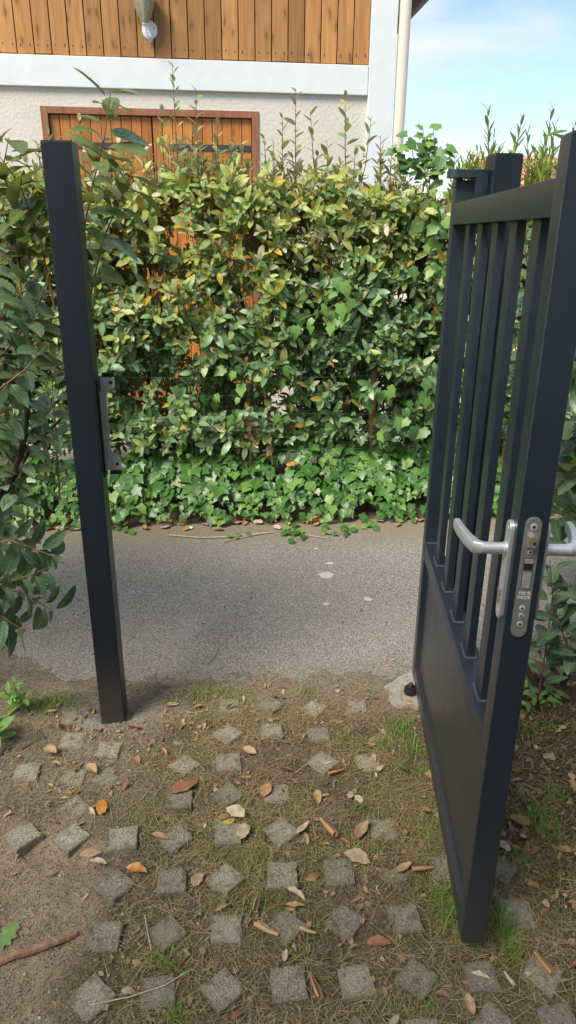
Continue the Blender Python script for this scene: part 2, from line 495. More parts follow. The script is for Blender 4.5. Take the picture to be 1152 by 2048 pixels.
m, t, b = new_mat('mossy_concrete_paver')
tc = N(t, 'ShaderNodeTexCoord')
oi = N(t, 'ShaderNodeObjectInfo')
ad = N(t, 'ShaderNodeVectorMath', operation='ADD')
t.links.new(tc.outputs['Object'], ad.inputs[0])
t.links.new(oi.outputs['Location'], ad.inputs[1])
v1 = N(t, 'ShaderNodeTexVoronoi', Scale=260.0)
n1 = N(t, 'ShaderNodeTexNoise', Scale=38.0, Detail=6, Roughness=0.7)
for q in (v1, n1):
    t.links.new(ad.outputs[0], q.inputs['Vector'])
sp = N(t, 'ShaderNodeSeparateColor')
t.links.new(v1.outputs['Color'], sp.inputs[0])
cr = ramp(t, [(0.0, (0.195, 0.175, 0.138)), (0.5, (0.285, 0.257, 0.205)), (0.93, (0.335, 0.303, 0.247)), (1.0, (0.44, 0.40, 0.33))])
t.links.new(sp.outputs[0], cr.inputs['Fac'])
c = mixc(t, cr.outputs['Color'], (0.12, 0.10, 0.055), maths(t, 'MULTIPLY', maths(t, 'GREATER_THAN', n1.outputs['Fac'], 0.57), 0.6))
sx = N(t, 'ShaderNodeSeparateXYZ')
t.links.new(tc.outputs['Object'], sx.inputs[0])
rim = N(t, 'ShaderNodeMapRange')
rim.inputs['From Min'].default_value = 0.020
rim.inputs['From Max'].default_value = 0.040
t.links.new(maths(t, 'ADD', maths(t, 'MAXIMUM', maths(t, 'ABSOLUTE', sx.outputs['X']), maths(t, 'ABSOLUTE', sx.outputs['Y'])), maths(t, 'MULTIPLY', maths(t, 'SUBTRACT', n1.outputs['Fac'], .5), .05)), rim.inputs['Value'])
c = mixc(t, c, (0.12, 0.098, 0.062), maths(t, 'MULTIPLY', rim.outputs[0], .4))
val = ramp(t, [(0.0, (0.78, 0.76, 0.72)), (1.0, (1.2, 1.18, 1.14))])
t.links.new(oi.outputs['Random'], val.inputs['Fac'])
c = mixc(t, c, val.outputs['Color'], 1.0, 'MULTIPLY')
t.links.new(c, b.inputs['Base Color'])
b.inputs['Roughness'].default_value = 0.92
b.inputs['Specular IOR Level'].default_value = 0.2
bump(t, b, maths(t, 'ADD', v1.outputs['Distance'], n1.outputs['Fac']), 0.7, 0.004)
M['paver'] = m
M['concrete'] = plain('old_concrete', (0.30, 0.28, 0.25), 0.9, var=0.3, scale=45, bmp=0.6)
M['gravel'] = plain('pale_gravel', (0.42, 0.39, 0.35), 0.95, var=0.3, scale=60, bmp=0.8)
M['dropping'] = plain('whitish_stain', (0.46, 0.43, 0.39), 0.9, var=0.2, scale=90)
M['paper'] = plain('white_scrap', (0.78, 0.78, 0.8), 0.6, var=0.05)
M['pot'] = plain('grey_pot', (0.10, 0.105, 0.105), 0.6, var=0.15)


# ------------------------------------------------------------------ mesh helpers
def tag(o, label=None, cat=None, group=None, kind=None):
    if label: o['label'] = label
    if cat: o['category'] = cat
    if group: o['group'] = group
    if kind: o['kind'] = kind
    return o


def thing(name, label, cat, loc=(0, 0, 0), rz=0.0, group=None):
    o = bpy.data.objects.new(name, None)
    COL.objects.link(o)
    o.empty_display_size = 0.1
    o.location = loc
    o.rotation_euler = (0, 0, rz)
    return tag(o, label, cat, group)


def link(name, me, parent=None, mat=None):
    o = bpy.data.objects.new(name, me)
    COL.objects.link(o)
    if parent is not None:
        o.parent = parent
    return o


class MB:
    """collects shapes in one bmesh"""

    def __init__(s):
        s.bm = bmesh.new()

    def box(s, x0, x1, y0, y1, z0, z1, bev=0.0, seg=2):
        b2 = bmesh.new()
        bmesh.ops.create_cube(b2, size=1)
        bmesh.ops.scale(b2, vec=(x1 - x0, y1 - y0, z1 - z0), verts=b2.verts)
        bmesh.ops.translate(b2, vec=((x0 + x1) / 2, (y0 + y1) / 2, (z0 + z1) / 2), verts=b2.verts)
        if bev:
            bmesh.ops.bevel(b2, geom=b2.edges[:], offset=bev, segments=seg, affect='EDGES', profile=0.7)
        s._add(b2)
        return s

    def _add(s, b2):
        me = bpy.data.meshes.new('tmp')
        b2.to_mesh(me)
        b2.free()
        s.bm.from_mesh(me)
        bpy.data.meshes.remove(me)

    def tube(s, pts, rad, n=8, caps=True):
        pts = [Vector(p) for p in pts]
        rads = rad if isinstance(rad, (list, tuple)) else [rad] * len(pts)
        rings = []
        ref = None
        for i, p in enumerate(pts):
            d = (pts[min(i + 1, len(pts) - 1)] - pts[max(i - 1, 0)]).normalized()
            if ref is None:
                ref = Vector((0, 0, 1)) if abs(d.z) < 0.9 else Vector((1, 0, 0))
            a = d.cross(ref)
            if a.length < 1e-6:
                a = d.orthogonal()
            a.normalize()
            bb = a.cross(d).normalized()
            ref = bb
            rings.append([s.bm.verts.new(p + (a * math.cos(2 * PI * k / n) + bb * math.sin(2 * PI * k / n)) * rads[i]) for k in range(n)])
        for r0, r1 in zip(rings, rings[1:]):
            for k in range(n):
                s.bm.faces.new((r0[k], r0[(k + 1) % n], r1[(k + 1) % n], r1[k]))
        if caps:
            s.bm.faces.new(rings[0][::-1])
            s.bm.faces.new(rings[-1])
        return s

    def lathe(s, prof, n=20, origin=(0, 0, 0), axis='Z'):
        o = Vector(origin)
        rings = []
        for r, h in prof:
            ring = []
            for k in range(n):
                a = 2 * PI * k / n
                v = Vector((r * math.cos(a), r * math.sin(a), h))
                if axis == 'Y': v = Vector((v.x, v.z, -v.y))
                if axis == 'X': v = Vector((v.z, v.x, v.y))
                ring.append(s.bm.verts.new(o + v))
            rings.append(ring)
        for r0, r1 in zip(rings, rings[1:]):
            for k in range(n):
                s.bm.faces.new((r0[k], r0[(k + 1) % n], r1[(k + 1) % n], r1[k]))
        if prof[0][0] > 1e-6: s.bm.faces.new(rings[0][::-1])
        if prof[-1][0] > 1e-6: s.bm.faces.new(rings[-1])
        return s

    def prism(s, outline, depth, M4=None, bev=0.0):
        """outline in local XY, extruded along local Z by depth, then placed by M4"""
        b2 = bmesh.new()
        bot = [b2.verts.new((x, y, 0)) for x, y in outline]
        top = [b2.verts.new((x, y, depth)) for x, y in outline]
        n = len(outline)
        b2.faces.new(bot[::-1])
        tf = b2.faces.new(top)
        for k in range(n):
            b2.faces.new((bot[k], bot[(k + 1) % n], top[(k + 1) % n], top[k]))
        bmesh.ops.recalc_face_normals(b2, faces=b2.faces)
        if bev:
            bmesh.ops.bevel(b2, geom=[e for e in tf.edges], offset=bev, segments=2, affect='EDGES')
        if M4 is not None:
            bmesh.ops.transform(b2, matrix=M4, verts=b2.verts)
        s._add(b2)
        return s

    def build(s, name, mat, parent=None, smooth=False, auto=True):
        bmesh.ops.recalc_face_normals(s.bm, faces=s.bm.faces)
        me = bpy.data.meshes.new(name)
        s.bm.to_mesh(me)
        s.bm.free()
        me.materials.append(mat)
        if smooth:
            me.polygons.foreach_set('use_smooth', [True] * len(me.polygons))
            if auto:
                try:
                    me.set_sharp_from_angle(angle=R_(38))
                except Exception:
                    pass
        return link(name, me, parent)


def tri_mesh(name, V, T, mats, mat_idx=None, uv=None, smooth=True):
    """V (n,3), T (m,3) numpy"""
    me = bpy.data.meshes.new(name)
    V = np.asarray(V, np.float32)
    T = np.asarray(T, np.int32)
    me.vertices.add(len(V))
    me.vertices.foreach_set('co', V.ravel())
    me.loops.add(len(T) * 3)
    me.loops.foreach_set('vertex_index', T.ravel())
    me.polygons.add(len(T))
    me.polygons.foreach_set('loop_start', np.arange(0, len(T) * 3, 3, dtype=np.int32))
    me.polygons.foreach_set('loop_total', np.full(len(T), 3, np.int32))
    for mm in mats: me.materials.append(mm)
    if mat_idx is not None:
        me.polygons.foreach_set('material_index', np.asarray(mat_idx, np.int32))
    me.polygons.foreach_set('use_smooth', np.full(len(T), smooth, bool))
    if uv is not None:
        l = me.uv_layers.new(name='UVMap')
        l.data.foreach_set('uv', np.asarray(uv, np.float32)[T.ravel()].ravel())
    me.update(calc_edges=True)
    me.validate()
    return me


# leaf templates: base at origin, tip at +Y, upper side +Z, unit length
def leaf_oval(width=0.42, curl=0.18, fold=0.12, twist=0.0, tipx=0.0):
    ys = np.array([0, .09, .28, .52, .76, .92, 1.0])
    hw = np.array([0.02, .50, .92, 1.0, .78, .38, 0.0]) * width / 2
    V, UV = [], []
    for i in range(7):
        c = curl * ys[i] ** 2
        tw = twist * (ys[i] - .3)
        for sgn in (-1, 0, 1):
            x = sgn * hw[i]
            V.append((x * math.cos(tw) + tipx * ys[i] ** 2, ys[i], -c + fold * abs(x) * 2 + x * math.sin(tw)))
            UV.append((0.5 + x, ys[i]))
    T = []
    for i in range(6):
        for s in (0, 1):
            a, b_, c, d = 3 * i + s, 3 * i + s + 1, 3 * i + s + 4, 3 * i + s + 3
            T += [(a, b_, c), (a, c, d)]
    # last ring collapses to the tip: keep only the middle vertex triangles
    T = [tuple(19 if q in (18, 20) else q for q in tri) for tri in T]
    T = [tri for tri in T if len(set(tri)) == 3]
    return np.array(V), np.array(T), np.array(UV)


def leaf_ivy(curl=0.12, wide=1.0, fold=0.1, deep=1.0):
    half = [(.12, -.10), (.38, .0), (.36, .22), (.46, .42), (.25, .64)] if deep < .5 else [(.10, -.06), (.38, .02), (.30, .25), (.47, .47), (.22, .60)]
    mid = [(0, .04), (0, .32), (0, .62), (0, 1.0)]
    V = [(x, y) for x, y in mid] + [(x * wide, y) for x, y in half] + [(-x * wide, y) for x, y in half]
    T = []
    for o, flip in ((4, False), (9, True)):
        tr = [(0, o, o + 1), (0, o + 1, o + 2), (0, o + 2, 1), (1, o + 2, o + 3), (1, o + 3, o + 4), (1, o + 4, 2), (2, o + 4, 3)]
        T += [t3[::-1] if flip else t3 for t3 in tr]
    V3 = np.array([(x, y, -curl * (max(0, y) ** 2) - 0.5 * curl * (2 * x) ** 2 * .5 + fold * abs(x)) for x, y in V])
    UV = np.array([(0.5 + x, y) for x, y in V])
    return V3, np.array(T), UV


def frame(a, nrm):
    a = np.asarray(a, float)
    a = a / (np.linalg.norm(a) + 1e-9)
    z = np.asarray(nrm, float)
    z = z - a * (z @ a)
    ln = np.linalg.norm(z)
    if ln < 1e-5:
        z = np.cross(a, [1, 0, 0.3])
        ln = np.linalg.norm(z)
    z = z / ln
    x = np.cross(a, z)
    return np.stack([x, a, z], axis=1)


def scatter_mesh(name, temps, items, mats, parent=None, origin=(0, 0, 0)):
    """items: list of (pos, 3x3 with scale, template index, material index) joined in one mesh"""
    Vs, Ts, Us, Ms = [], [], [], []
    off = 0
    for k, (tv, tt, tu) in enumerate(temps):
        sel = [it for it in items if it[2] == k]
        if not sel: continue
        P = np.array([it[0] for it in sel]) - np.array(origin)
        A = np.array([it[1] for it in sel])
        V = np.einsum('nij,vj->nvi', A, tv) + P[:, None, :]
        n, v = len(sel), len(tv)
        T = tt[None] + (np.arange(n) * v)[:, None, None] + off
        Vs.append(V.reshape(-1, 3)); Ts.append(T.reshape(-1, 3)); Us.append(np.tile(tu, (n, 1)))
        Ms.append(np.repeat([it[3] for it in sel], len(tt)))
        off += n * v
    me = tri_mesh(name, np.concatenate(Vs), np.concatenate(Ts), mats, np.concatenate(Ms), np.concatenate(Us))
    return link(name, me, parent)


_leaf_cache = {}


def leaf_objects(items, temps, mats, parent, origin, key, name='leaf'):
    for pos, A, k, mi in items:
        ck = (key, k, mi)
        if ck not in _leaf_cache:
            tv, tt, tu = temps[k]
            _leaf_cache[ck] = tri_mesh(name, tv, tt, [mats[mi]], None, tu)
        o = bpy.data.objects.new(name, _leaf_cache[ck])
        COL.objects.link(o)
        o.parent = parent
        p = np.asarray(pos) - np.array(origin)
        o.matrix_basis = Matrix(((A[0][0], A[0][1], A[0][2], p[0]), (A[1][0], A[1][1], A[1][2], p[1]), (A[2][0], A[2][1], A[2][2], p[2]), (0, 0, 0, 1)))


def rot_any():
    return random.uniform(0, 2 * PI)


def shoot_leaves(p0, direc, length, n, size, temps_n, mat_pick, beta=(35, 75), up=0.6, start=0.1, jitter=0.25, face=0.0):
    """leaves spiralling along one straight little shoot"""
    t = np.asarray(direc, float)
    t = t / np.linalg.norm(t)
    u = np.cross(t, [0.31, 0.2, 0.93])
    u /= np.linalg.norm(u)
    v = np.cross(t, u)
    out = []
    ph = rot_any()
    for k in range(n):
        f = start + (1 - start) * (k + 0.5) / n
        ph += 2.4 + random.uniform(-.4, .4)
        r = u * math.cos(ph) + v * math.sin(ph)
        be = R_(random.uniform(*beta)) * (1.15 - 0.45 * f)
        a = r * math.sin(be) + t * math.cos(be)
        nrm = t * math.sin(be) - r * math.cos(be) + np.array([0, -face, up]) + RNG.normal(0, jitter, 3)
        s = size * random.uniform(.75, 1.2) * (1.0 - 0.35 * max(0, f - .7) / .3)
        out.append((np.asarray(p0) + t * length * f, frame(a, nrm) * s, random.randrange(temps_n), mat_pick()))
    return out


OVAL = [leaf_oval(.42, .12, .14), leaf_oval(.46, .25, .1, .4), leaf_oval(.38, -.08, .2, -.3), leaf_oval(.44, .3, .05, .2, .08), leaf_oval(.40, .05, .25, .1, -.1)]
LONG = [leaf_oval(.30, .15, .12, .3), leaf_oval(.34, .3, .1, -.3, .05), leaf_oval(.32, .05, .18, .2, -.06), leaf_oval(.28, .35, .08, .1)]
BIG = [leaf_oval(.45, .15, .14, .3), leaf_oval(.50, .3, .10, -.35, .06), leaf_oval(.42, .08, .2, .2, -.06), leaf_oval(.39, .4, .14, .4)]
NARROW = [leaf_oval(.22, .1, .1, .3), leaf_oval(.26, .2, .1, -.3), leaf_oval(.20, -.05, .15)]
IVY = [leaf_ivy(.15, 1.0, .12), leaf_ivy(.35, .9, .05, 0), leaf_ivy(.12, 1.05, .2, 0), leaf_ivy(.28, .85, .16, 0)]


def nz(x, y, z=0.0, s=1.0):
    return mnoise.noise(Vector((x * s, y * s, z)))


# ------------------------------------------------------------------ GROUND, LANE, YARD
def edge_y(x, y):
    return 2.35 + 0.045 * nz(x, 1, 7, 2.3) + 0.035 * nz(x, y, 7, 9) + 0.10 * max(0, x - 0.5)


def soil_height(x, y):
    """paver tops lie at about z = 0"""
    h = -0.009 + 0.009 * nz(x, y, 0, 3.1) + 0.006 * nz(x, y, 3, 9) + 0.0035 * nz(x, y, 5, 28)
    # bare sandy hollow at the left, nearest the camera
    e = (-0.44 - x + 0.10 * nz(x, y, 9, 4)) / 0.12
    e2 = (1.62 - y + 0.06 * nz(x, y, 2, 5)) / 0.12
    k = max(0, min(1, e)) * max(0, min(1, e2))
    h -= 0.030 * k
    # bank under the right-hand bushes
    rb = max(0, min(1, (x - 0.68 - 0.1 * nz(x, y, 4, 3)) / 0.5))
    h += 0.05 * rb
    lb = max(0, min(1, (-0.85 - x) / 0.4))
    h += 0.03 * lb
    h += 0.008 * max(0, min(1, (y - 1.85) / .2))
    # thins out over the asphalt at the lane
    k = (y - edge_y(x, y) + 0.10) / 0.20
    if k > 0:
        h -= 0.024 * min(2.2, k)
        h += 0.006 * nz(x, y, 8, 38) * min(1, k * 2)
    return h


def soil_colour(x, y):
    brown = np.array([0.150, 0.113, 0.072])
    sand = np.array([0.29, 0.222, 0.150])
    moss = np.array([0.145, 0.13, 0.045])
    dust = np.array([0.265, 0.215, 0.16])
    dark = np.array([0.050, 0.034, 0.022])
    c = brown.copy()
    k = max(0, min(1, (nz(x, y, 21, 4.0) + 0.05 + .4 * nz(x, y, 23, 14)) * 2.2))
    c = c * (1 - .8 * k) + moss * .8 * k
    e = max(0, min(1, (-0.40 - x + 0.12 * nz(x, y, 9, 4)) / 0.14)) * max(0, min(1, (1.68 - y + 0.08 * nz(x, y, 2, 5)) / 0.14))
    c = c * (1 - e) + sand * e
    k = max(0, min(1, (y - 2.02 + 0.12 * nz(x, y, 5, 5)) / 0.2)) * 0.8
    c = c * (1 - k) + dust * k
    k = max(0, min(1, (-0.28 - x + .1 * nz(x, y, 3, 5)) / 0.25)) * max(0, min(1, (y - 1.6) / 0.15)) * .8
    c = c * (1 - k) + dust * .85 * k
    r = math.hypot((x + .62 + .05 * nz(x, y, 6, 9)) / .19, (y - 2.11) / .10)
    k = max(0, min(1, (1.15 - r) / .3)) * .8
    c = c * (1 - k) + np.array([.30, .27, .235]) * k
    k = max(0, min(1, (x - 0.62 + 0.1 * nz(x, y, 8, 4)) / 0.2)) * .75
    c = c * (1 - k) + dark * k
    k = max(0, min(1, (y - edge_y(x, y) + .12) / .12))
    c = c * (1 - k) + np.array([.235, .20, .158]) * k
    return c * (1 + 0.25 * nz(x, y, 1, 13))


def grid_lines(lo, a, b, hi, fine, coarse):
    l = list(np.arange(a, b + 1e-6, fine))
    x = b
    step = fine
    while x < hi:
        step = min(coarse, step * 1.6)
        x += step
        l.append(x)
    x = a
    step = fine
    while x > lo:
        step = min(coarse, step * 1.6)
        x -= step
        l.insert(0, x)
    return np.array(l)


gx = grid_lines(-6, -1.25, 1.35, 6, 0.0115, 0.6)
gy = grid_lines(-8, 0.80, 2.50, 2.62, 0.0115, 0.6)
XX, YY = np.meshgrid(gx, gy, indexing='ij')
nx, ny = XX.shape
VV = np.zeros((nx * ny, 3))
CC = np.zeros((nx * ny, 4))
k = 0
for i in range(nx):
    for j in range(ny):
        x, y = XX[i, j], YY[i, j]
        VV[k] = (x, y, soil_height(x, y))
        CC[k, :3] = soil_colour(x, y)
        CC[k, 3] = 1
        k += 1
ii, jj = np.meshgrid(np.arange(nx - 1), np.arange(ny - 1), indexing='ij')
a_ = (ii * ny + jj).ravel()
q0, q1, q2, q3 = a_, a_ + ny, a_ + ny + 1, a_ + 1
TT = np.concatenate([np.stack([q0, q1, q2], 1), np.stack([q0, q2, q3], 1)])
me = tri_mesh('garden_ground', VV, TT, [M['soil']])
ca = me.color_attributes.new('soil', 'FLOAT_COLOR', 'POINT')
ca.data.foreach_set('color', CC.astype(np.float32).ravel())
garden = tag(link('garden_ground', me), kind='structure')
# wide terrain under everything
b = MB()
b.box(-250, 250, -250, 250, -0.5, -0.14)
tag(b.build('ground', M['gravel']), kind='structure')
# lane of worn asphalt, its own frame turned a few degrees
LANE_YAW = R_(5.5)
b = MB()
b.box(-40, 40, -0.03, 2.1, -0.12, -0.012)
lane = tag(b.build('lane', M['asphalt']), kind='structure')
lane.location = (0, 2.26, 0)
lane.rotation_euler = (0, 0, LANE_YAW)
# soil bed the hedge and ivy stand in
bx_, by_ = np.linspace(-9, 9, 120), np.linspace(3.86, 4.95, 16)
b = MB()
rows = []
for x in bx_:
    col = []
    for y in by_:
        yy = y + x * math.tan(LANE_YAW)
        h = -0.03 + 0.075 * min(1, max(0, (y - 3.88) / .35)) + .015 * nz(x, yy, 0, 4)
        col.append(b.bm.verts.new((x, yy, h)))
    rows.append(col)
for c0, c1 in zip(rows, rows[1:]):
    for j in range(len(by_) - 1):
        b.bm.faces.new((c0[j], c1[j], c1[j + 1], c0[j + 1]))
M['bed'] = plain('hedge_bed_soil', (0.07, 0.05, 0.032), 0.95, var=0.5, scale=50, bmp=0.8)
tag(b.build('hedge_bed', M['bed'], smooth=True), kind='structure')
# pale gravel yard before the house
b = MB()
b.box(-30, 30, 4.7, 40, -0.13, 0.005)
tag(b.build('yard', M['gravel']), kind='structure')


# ------------------------------------------------------------------ pavers
def paver_mesh(seed):
    rnd = random.Random(seed)
    h = 0.039
    out = []
    nseg = 4
    cs = [(-h, -h), (h, -h), (h, h), (-h, h)]
    for q in range(4):
        a, c = cs[q], cs[(q + 1) % 4]
        for s in range(nseg):
            f = s / nseg
            j = 0.0018 if s else 0.0035
            out.append((a[0] + (c[0] - a[0]) * f + rnd.uniform(-j, j), a[1] + (c[1] - a[1]) * f + rnd.uniform(-j, j)))
    b = MB()
    n = len(out)
    r0 = [b.bm.verts.new((x * .945, y * .945, 0.0 + rnd.uniform(-.001, .001))) for x, y in out]
    r1 = [b.bm.verts.new((x, y, -0.004 + rnd.uniform(-.0012, .0012))) for x, y in out]
    r2 = [b.bm.verts.new((x * 1.03, y * 1.03, -0.06)) for x, y in out]
    b.bm.faces.new(r0)
    for p, q in ((r1, r0), (r2, r1)):
        for s in range(n):
            b.bm.faces.new((p[s], p[(s + 1) % n], q[(s + 1) % n], q[s]))
    bmesh.ops.recalc_face_normals(b.bm, faces=b.bm.faces)
    me = bpy.data.meshes.new('paver')
    b.bm.to_mesh(me)
    b.bm.free()
    me.materials.append(M['paver'])
    return me


PAVERS = [paver_mesh(s) for s in range(7)]
# photographed centres (u, v), turned (1 = corner towards the viewer), sunk in metres
PV = [(183, 1997, 1, 0), (317, 1984, 0, 0), (446, 1980, 1, 0), (578, 1968, 0, 0), (713, 1961, 0, .006), (834, 1958, 1, 0), (961, 1952, 0, .004), (1085, 1947, 1, .006),
      (208, 1873, 0, 0), (333, 1867, 1, 0), (453, 1859, 0, 0), (572, 1853, 1, .002), (690, 1841, 1, .004), (810, 1836, 0, .003), (1034, 1826, 0, .004),
      (229, 1771, 1, 0), (344, 1763, 0, 0), (452, 1758, 1, 0), (565, 1751, 0, .001), (677, 1743, 0, .003), (785, 1738, 1, .012), (890, 1732, 0, .008), (1003, 1733, 1, .010),
      (45, 1665, 1, .012), (143, 1668, 1, .013), (247, 1680, 0, -.004), (351, 1676, 1, 0), (457, 1668, 0, 0), (561, 1663, 1, .004), (660, 1656, 0, .014), (765, 1655, 0, .008),
      (360, 1599, 0, .002), (457, 1590, 1, 0), (553, 1586, 0, .005), (650, 1582, 1, .016), (146, 1612, 1, .012),
      (369, 1528, 1, .008), (457, 1524, 0, .003), (540, 1517, 1, .012), (645, 1523, 1, .006), (737, 1522, 0, .010), (212, 1552, 1, .012), (52, 1543, 0, .006), (146, 1550, 0, .012),
      (217, 1500, 0, .002), (370, 1472, 0, .008), (455, 1468, 1, .002), (543, 1463, 0, 0), (638, 1468, 0, .004), (50, 1474, 1, .008), (146, 1478, 0, .008), (730, 1467, 1, .015),
      (145, 1435, 0, .002), (280, 1424, 1, .008), (375, 1420, 1, .008), (458, 1413, 0, 0), (540, 1411, 1, .001), (628, 1415, 1, .006), (712, 1411, 0, .007), (60, 1436, 1, .016),
      (990, 2052, 1, 0), (1120, 2046, 0, .002), (850, 2075, 0, 0), (715, 2086, 1, 0), (575, 2095, 1, 0), (430, 2105, 0, 0), (285, 2115, 1, 0)]
PAVER_XY = []
for k, (u, v, d, sink) in enumerate(PV):
    p = G(u, v)
    o = link('paver', PAVERS[k % 7], garden)
    o.location = (p.x, p.y, 0.005 - sink)
    o.rotation_euler = (R_(random.uniform(-2, 2)), R_(random.uniform(-2, 2)), R_(3.7 + (45 if d else 0) + random.uniform(-7, 7)) + random.choice((0, PI / 2, PI)))
    s = random.uniform(.95, 1.04)
    o.scale = (s, s, 1)
    PAVER_XY.append((p.x, p.y, sink))

# concrete collars at the two posts
def slab(name, pts, z0, z1, mat, jitter=0.01):
    out = []
    n = len(pts)
    for k in range(n):
        a, c = Vector(pts[k]), Vector(pts[(k + 1) % n])
        for s in range(5):
            q = a.lerp(c, s / 5)
            out.append((q.x + random.uniform(-jitter, jitter), q.y + random.uniform(-jitter, jitter)))
    b = MB()
    b.prism(out, z1 - z0, Matrix.Translation((0, 0, z0)), bev=0.004)
    return tag(b.build(name, mat), kind='structure')


slab('concrete_footing', [G(772, 1372).xy, G(838, 1325).xy, (0.75, 2.36), (0.72, 2.12), G(860, 1420).xy, G(790, 1412).xy], -0.05, 0.004, M['concrete'])

# whitish stains on the asphalt
for u, v, w, h in ((654, 1146, .055, .030), (660, 1123, .035, .013), (737, 1194, .028, .016), (652, 1204, .022, .012), (632, 1094, .018, .01)):
    p = G(u, v)
    b = MB()
    nseg = 14
    ring = [b.bm.verts.new((w * math.cos(2 * PI * k / nseg) * random.uniform(.5, 1), h * math.sin(2 * PI * k / nseg) * random.uniform(.5, 1) * 1.6, 0)) for k in range(nseg)]
    ctr = b.bm.verts.new((0, 0, 0.0015))
    for k in range(nseg):
        b.bm.faces.new((ctr, ring[k], ring[(k + 1) % nseg]))
    o = b.build('stain', M['dropping'], lane)
    lp = lane.matrix_basis.inverted() @ Vector((p.x, p.y, 0))
    o.location = (lp.x, lp.y, -0.0095)

# ------------------------------------------------------------------ HOUSE
H_YAW = R_(6.0)
house = thing('house', 'house with honey pine cladding above a white beam and cream roughcast wall', 'house', (0, 6.3, 0), H_YAW)
# local frame: x along the facade, y into the house, z up; facade plane y = 0
b = MB()
b.box(-7, -1.905, 0, 0.25, 0, 2.604)
b.box(-0.258, 0.592, 0, 0.25, 0, 2.604)
b.box(-1.905, -0.258, 0, 0.25, 2.478, 2.604)
b.box(-1.9, -0.26, 0.105, 0.2, 0, 2.47)
b.box(-7, 0.79, 0.14, 0.4, 2.604, 5.4)
b.box(0.55, 0.79, 0.25, 7, 0, 3.2)
b.build('wall', M['render'], house)
b = MB()
b.box(-7, 0.588, -0.03, 0.12, 2.604, 2.806, 0.006)
b.build('beam', M['white'], house)
b = MB()
b.box(0.591, 0.795, -0.034, 0.2, 0, 5.4, 0.008)
b.build('corner_post', M['white'], house)
# cladding boards
b = MB()
b.box(-7, 0.592, 0.02, 0.06, 2.808, 5.35)
b.build('board_backing', M['groove'], house)
PW = 0.1245
pb = MB()
pb.box(-PW / 2 + .0035, PW / 2 - .0035, -0.012, 0.018, 0, 2.5, 0.005)
p0 = pb.build('plank', M['clad'], house)
x = 0.59 - PW / 2
first = True
nail = MB()
while x > -3.4:
    o = p0 if first else link('plank', p0.data, house)
    first = False
    dz = random.uniform(0, .006)
    o.location = (x, 0.0, 2.810 + dz)
    for sx_ in (-.034, .034):
        nail.lathe([(0.0035, -.0128), (0.0025, -.0136)], 6, (x + sx_ + random.uniform(-.006, .006), -0.0, 2.85 + random.uniform(-.006, .01)), 'Y') if False else nail.box(x + sx_ - .0035, x + sx_ + .0035, -.0137, -.0118, 2.866 + random.uniform(-.01, .01), 2.873 + random.uniform(-.001, .01))
    x -= PW
tag(nail.build('nail_heads', M['nail'], house), kind='stuff')
# double door of boards with iron straps
b = MB()
b.box(-1.905, -1.853, -0.012, 0.1, 0.02, 2.478, .004)
b.box(-0.310, -0.258, -0.012, 0.1, 0.02, 2.478, .004)
b.box(-1.852, -0.311, -0.012, 0.1, 2.430, 2.478, .004)
b.build('door_frame', M['frame_wood'], house)
db = MB()
DW = 0.0765
db.box(-DW / 2 + .0022, DW / 2 - .0022, -0.012, 0.014, 0, 2.385, 0.004)
dplank = None
for x0, x1, hx in ((-1.851, -1.083, 0), (-1.079, -0.312, 1)):
    b = MB()
    b.box(x0, x1, 0.045, 0.06, 0.04, 2.428)
    door = b.build('door', M['groove'], house)
    n = 10
    for k in range(n):
        if dplank is None:
            dplank = db.build('door_plank', M['door_wood'], door)
            o = dplank
        else:
            o = link('door_plank', dplank.data, door)
        o.location = (x0 + DW * (k + .5) + .001, 0.03, 0.042)
    for zc in (2.222, 1.378, 0.42):
        b = MB()
        xa, xb = (x0 - .01, x1 - .05) if hx == 0 else (x0 + .12, x1 + .01)
        b.box(xa, xb, 0.010, 0.0165, zc - .021, zc + .021, .002)
        b.lathe([(.012, -.03), (.012, .03)], 10, ((xa if hx == 0 else xb), 0.006, zc))
        for q in range(5):
            xx = xa + (xb - xa) * (q + .5) / 5
            b.lathe([(.007, 0), (.004, .004)], 8, (xx, 0.011, zc), 'Y')
        b.build('strap_hinge', M['dark_steel'], door)
# roof overhang with dark edge on the right side of the house
b = MB()
b.box(-7, 1.02, -0.05, 7, 3.42, 3.46)
rf = b.build('roof', M['soffit'], house)
rf.location = (0, 0, 0)
b = MB()
b.box(1.022, 1.07, -0.05, 7, 3.28, 3.48, .008)
b.build('roof_edge', M['gutter'], house)
b = MB()
b.box(0.80, 1.02, -0.02, 7, 3.36, 3.41)
b.build('soffit', M['soffit'], house)
b = MB()
b.tube([(0.853, -0.01, 0.0), (0.853, -0.01, 3.36)], 0.046, 16)
dp = b.build('downpipe', M['pvc'], house, smooth=True)

# lamp on the cladding
c_, s_ = math.cos(H_YAW), math.sin(H_YAW)


def HF(x, y, z):
    return Vector((x * c_ - y * s_, 6.3 + x * s_ + y * c_, z))


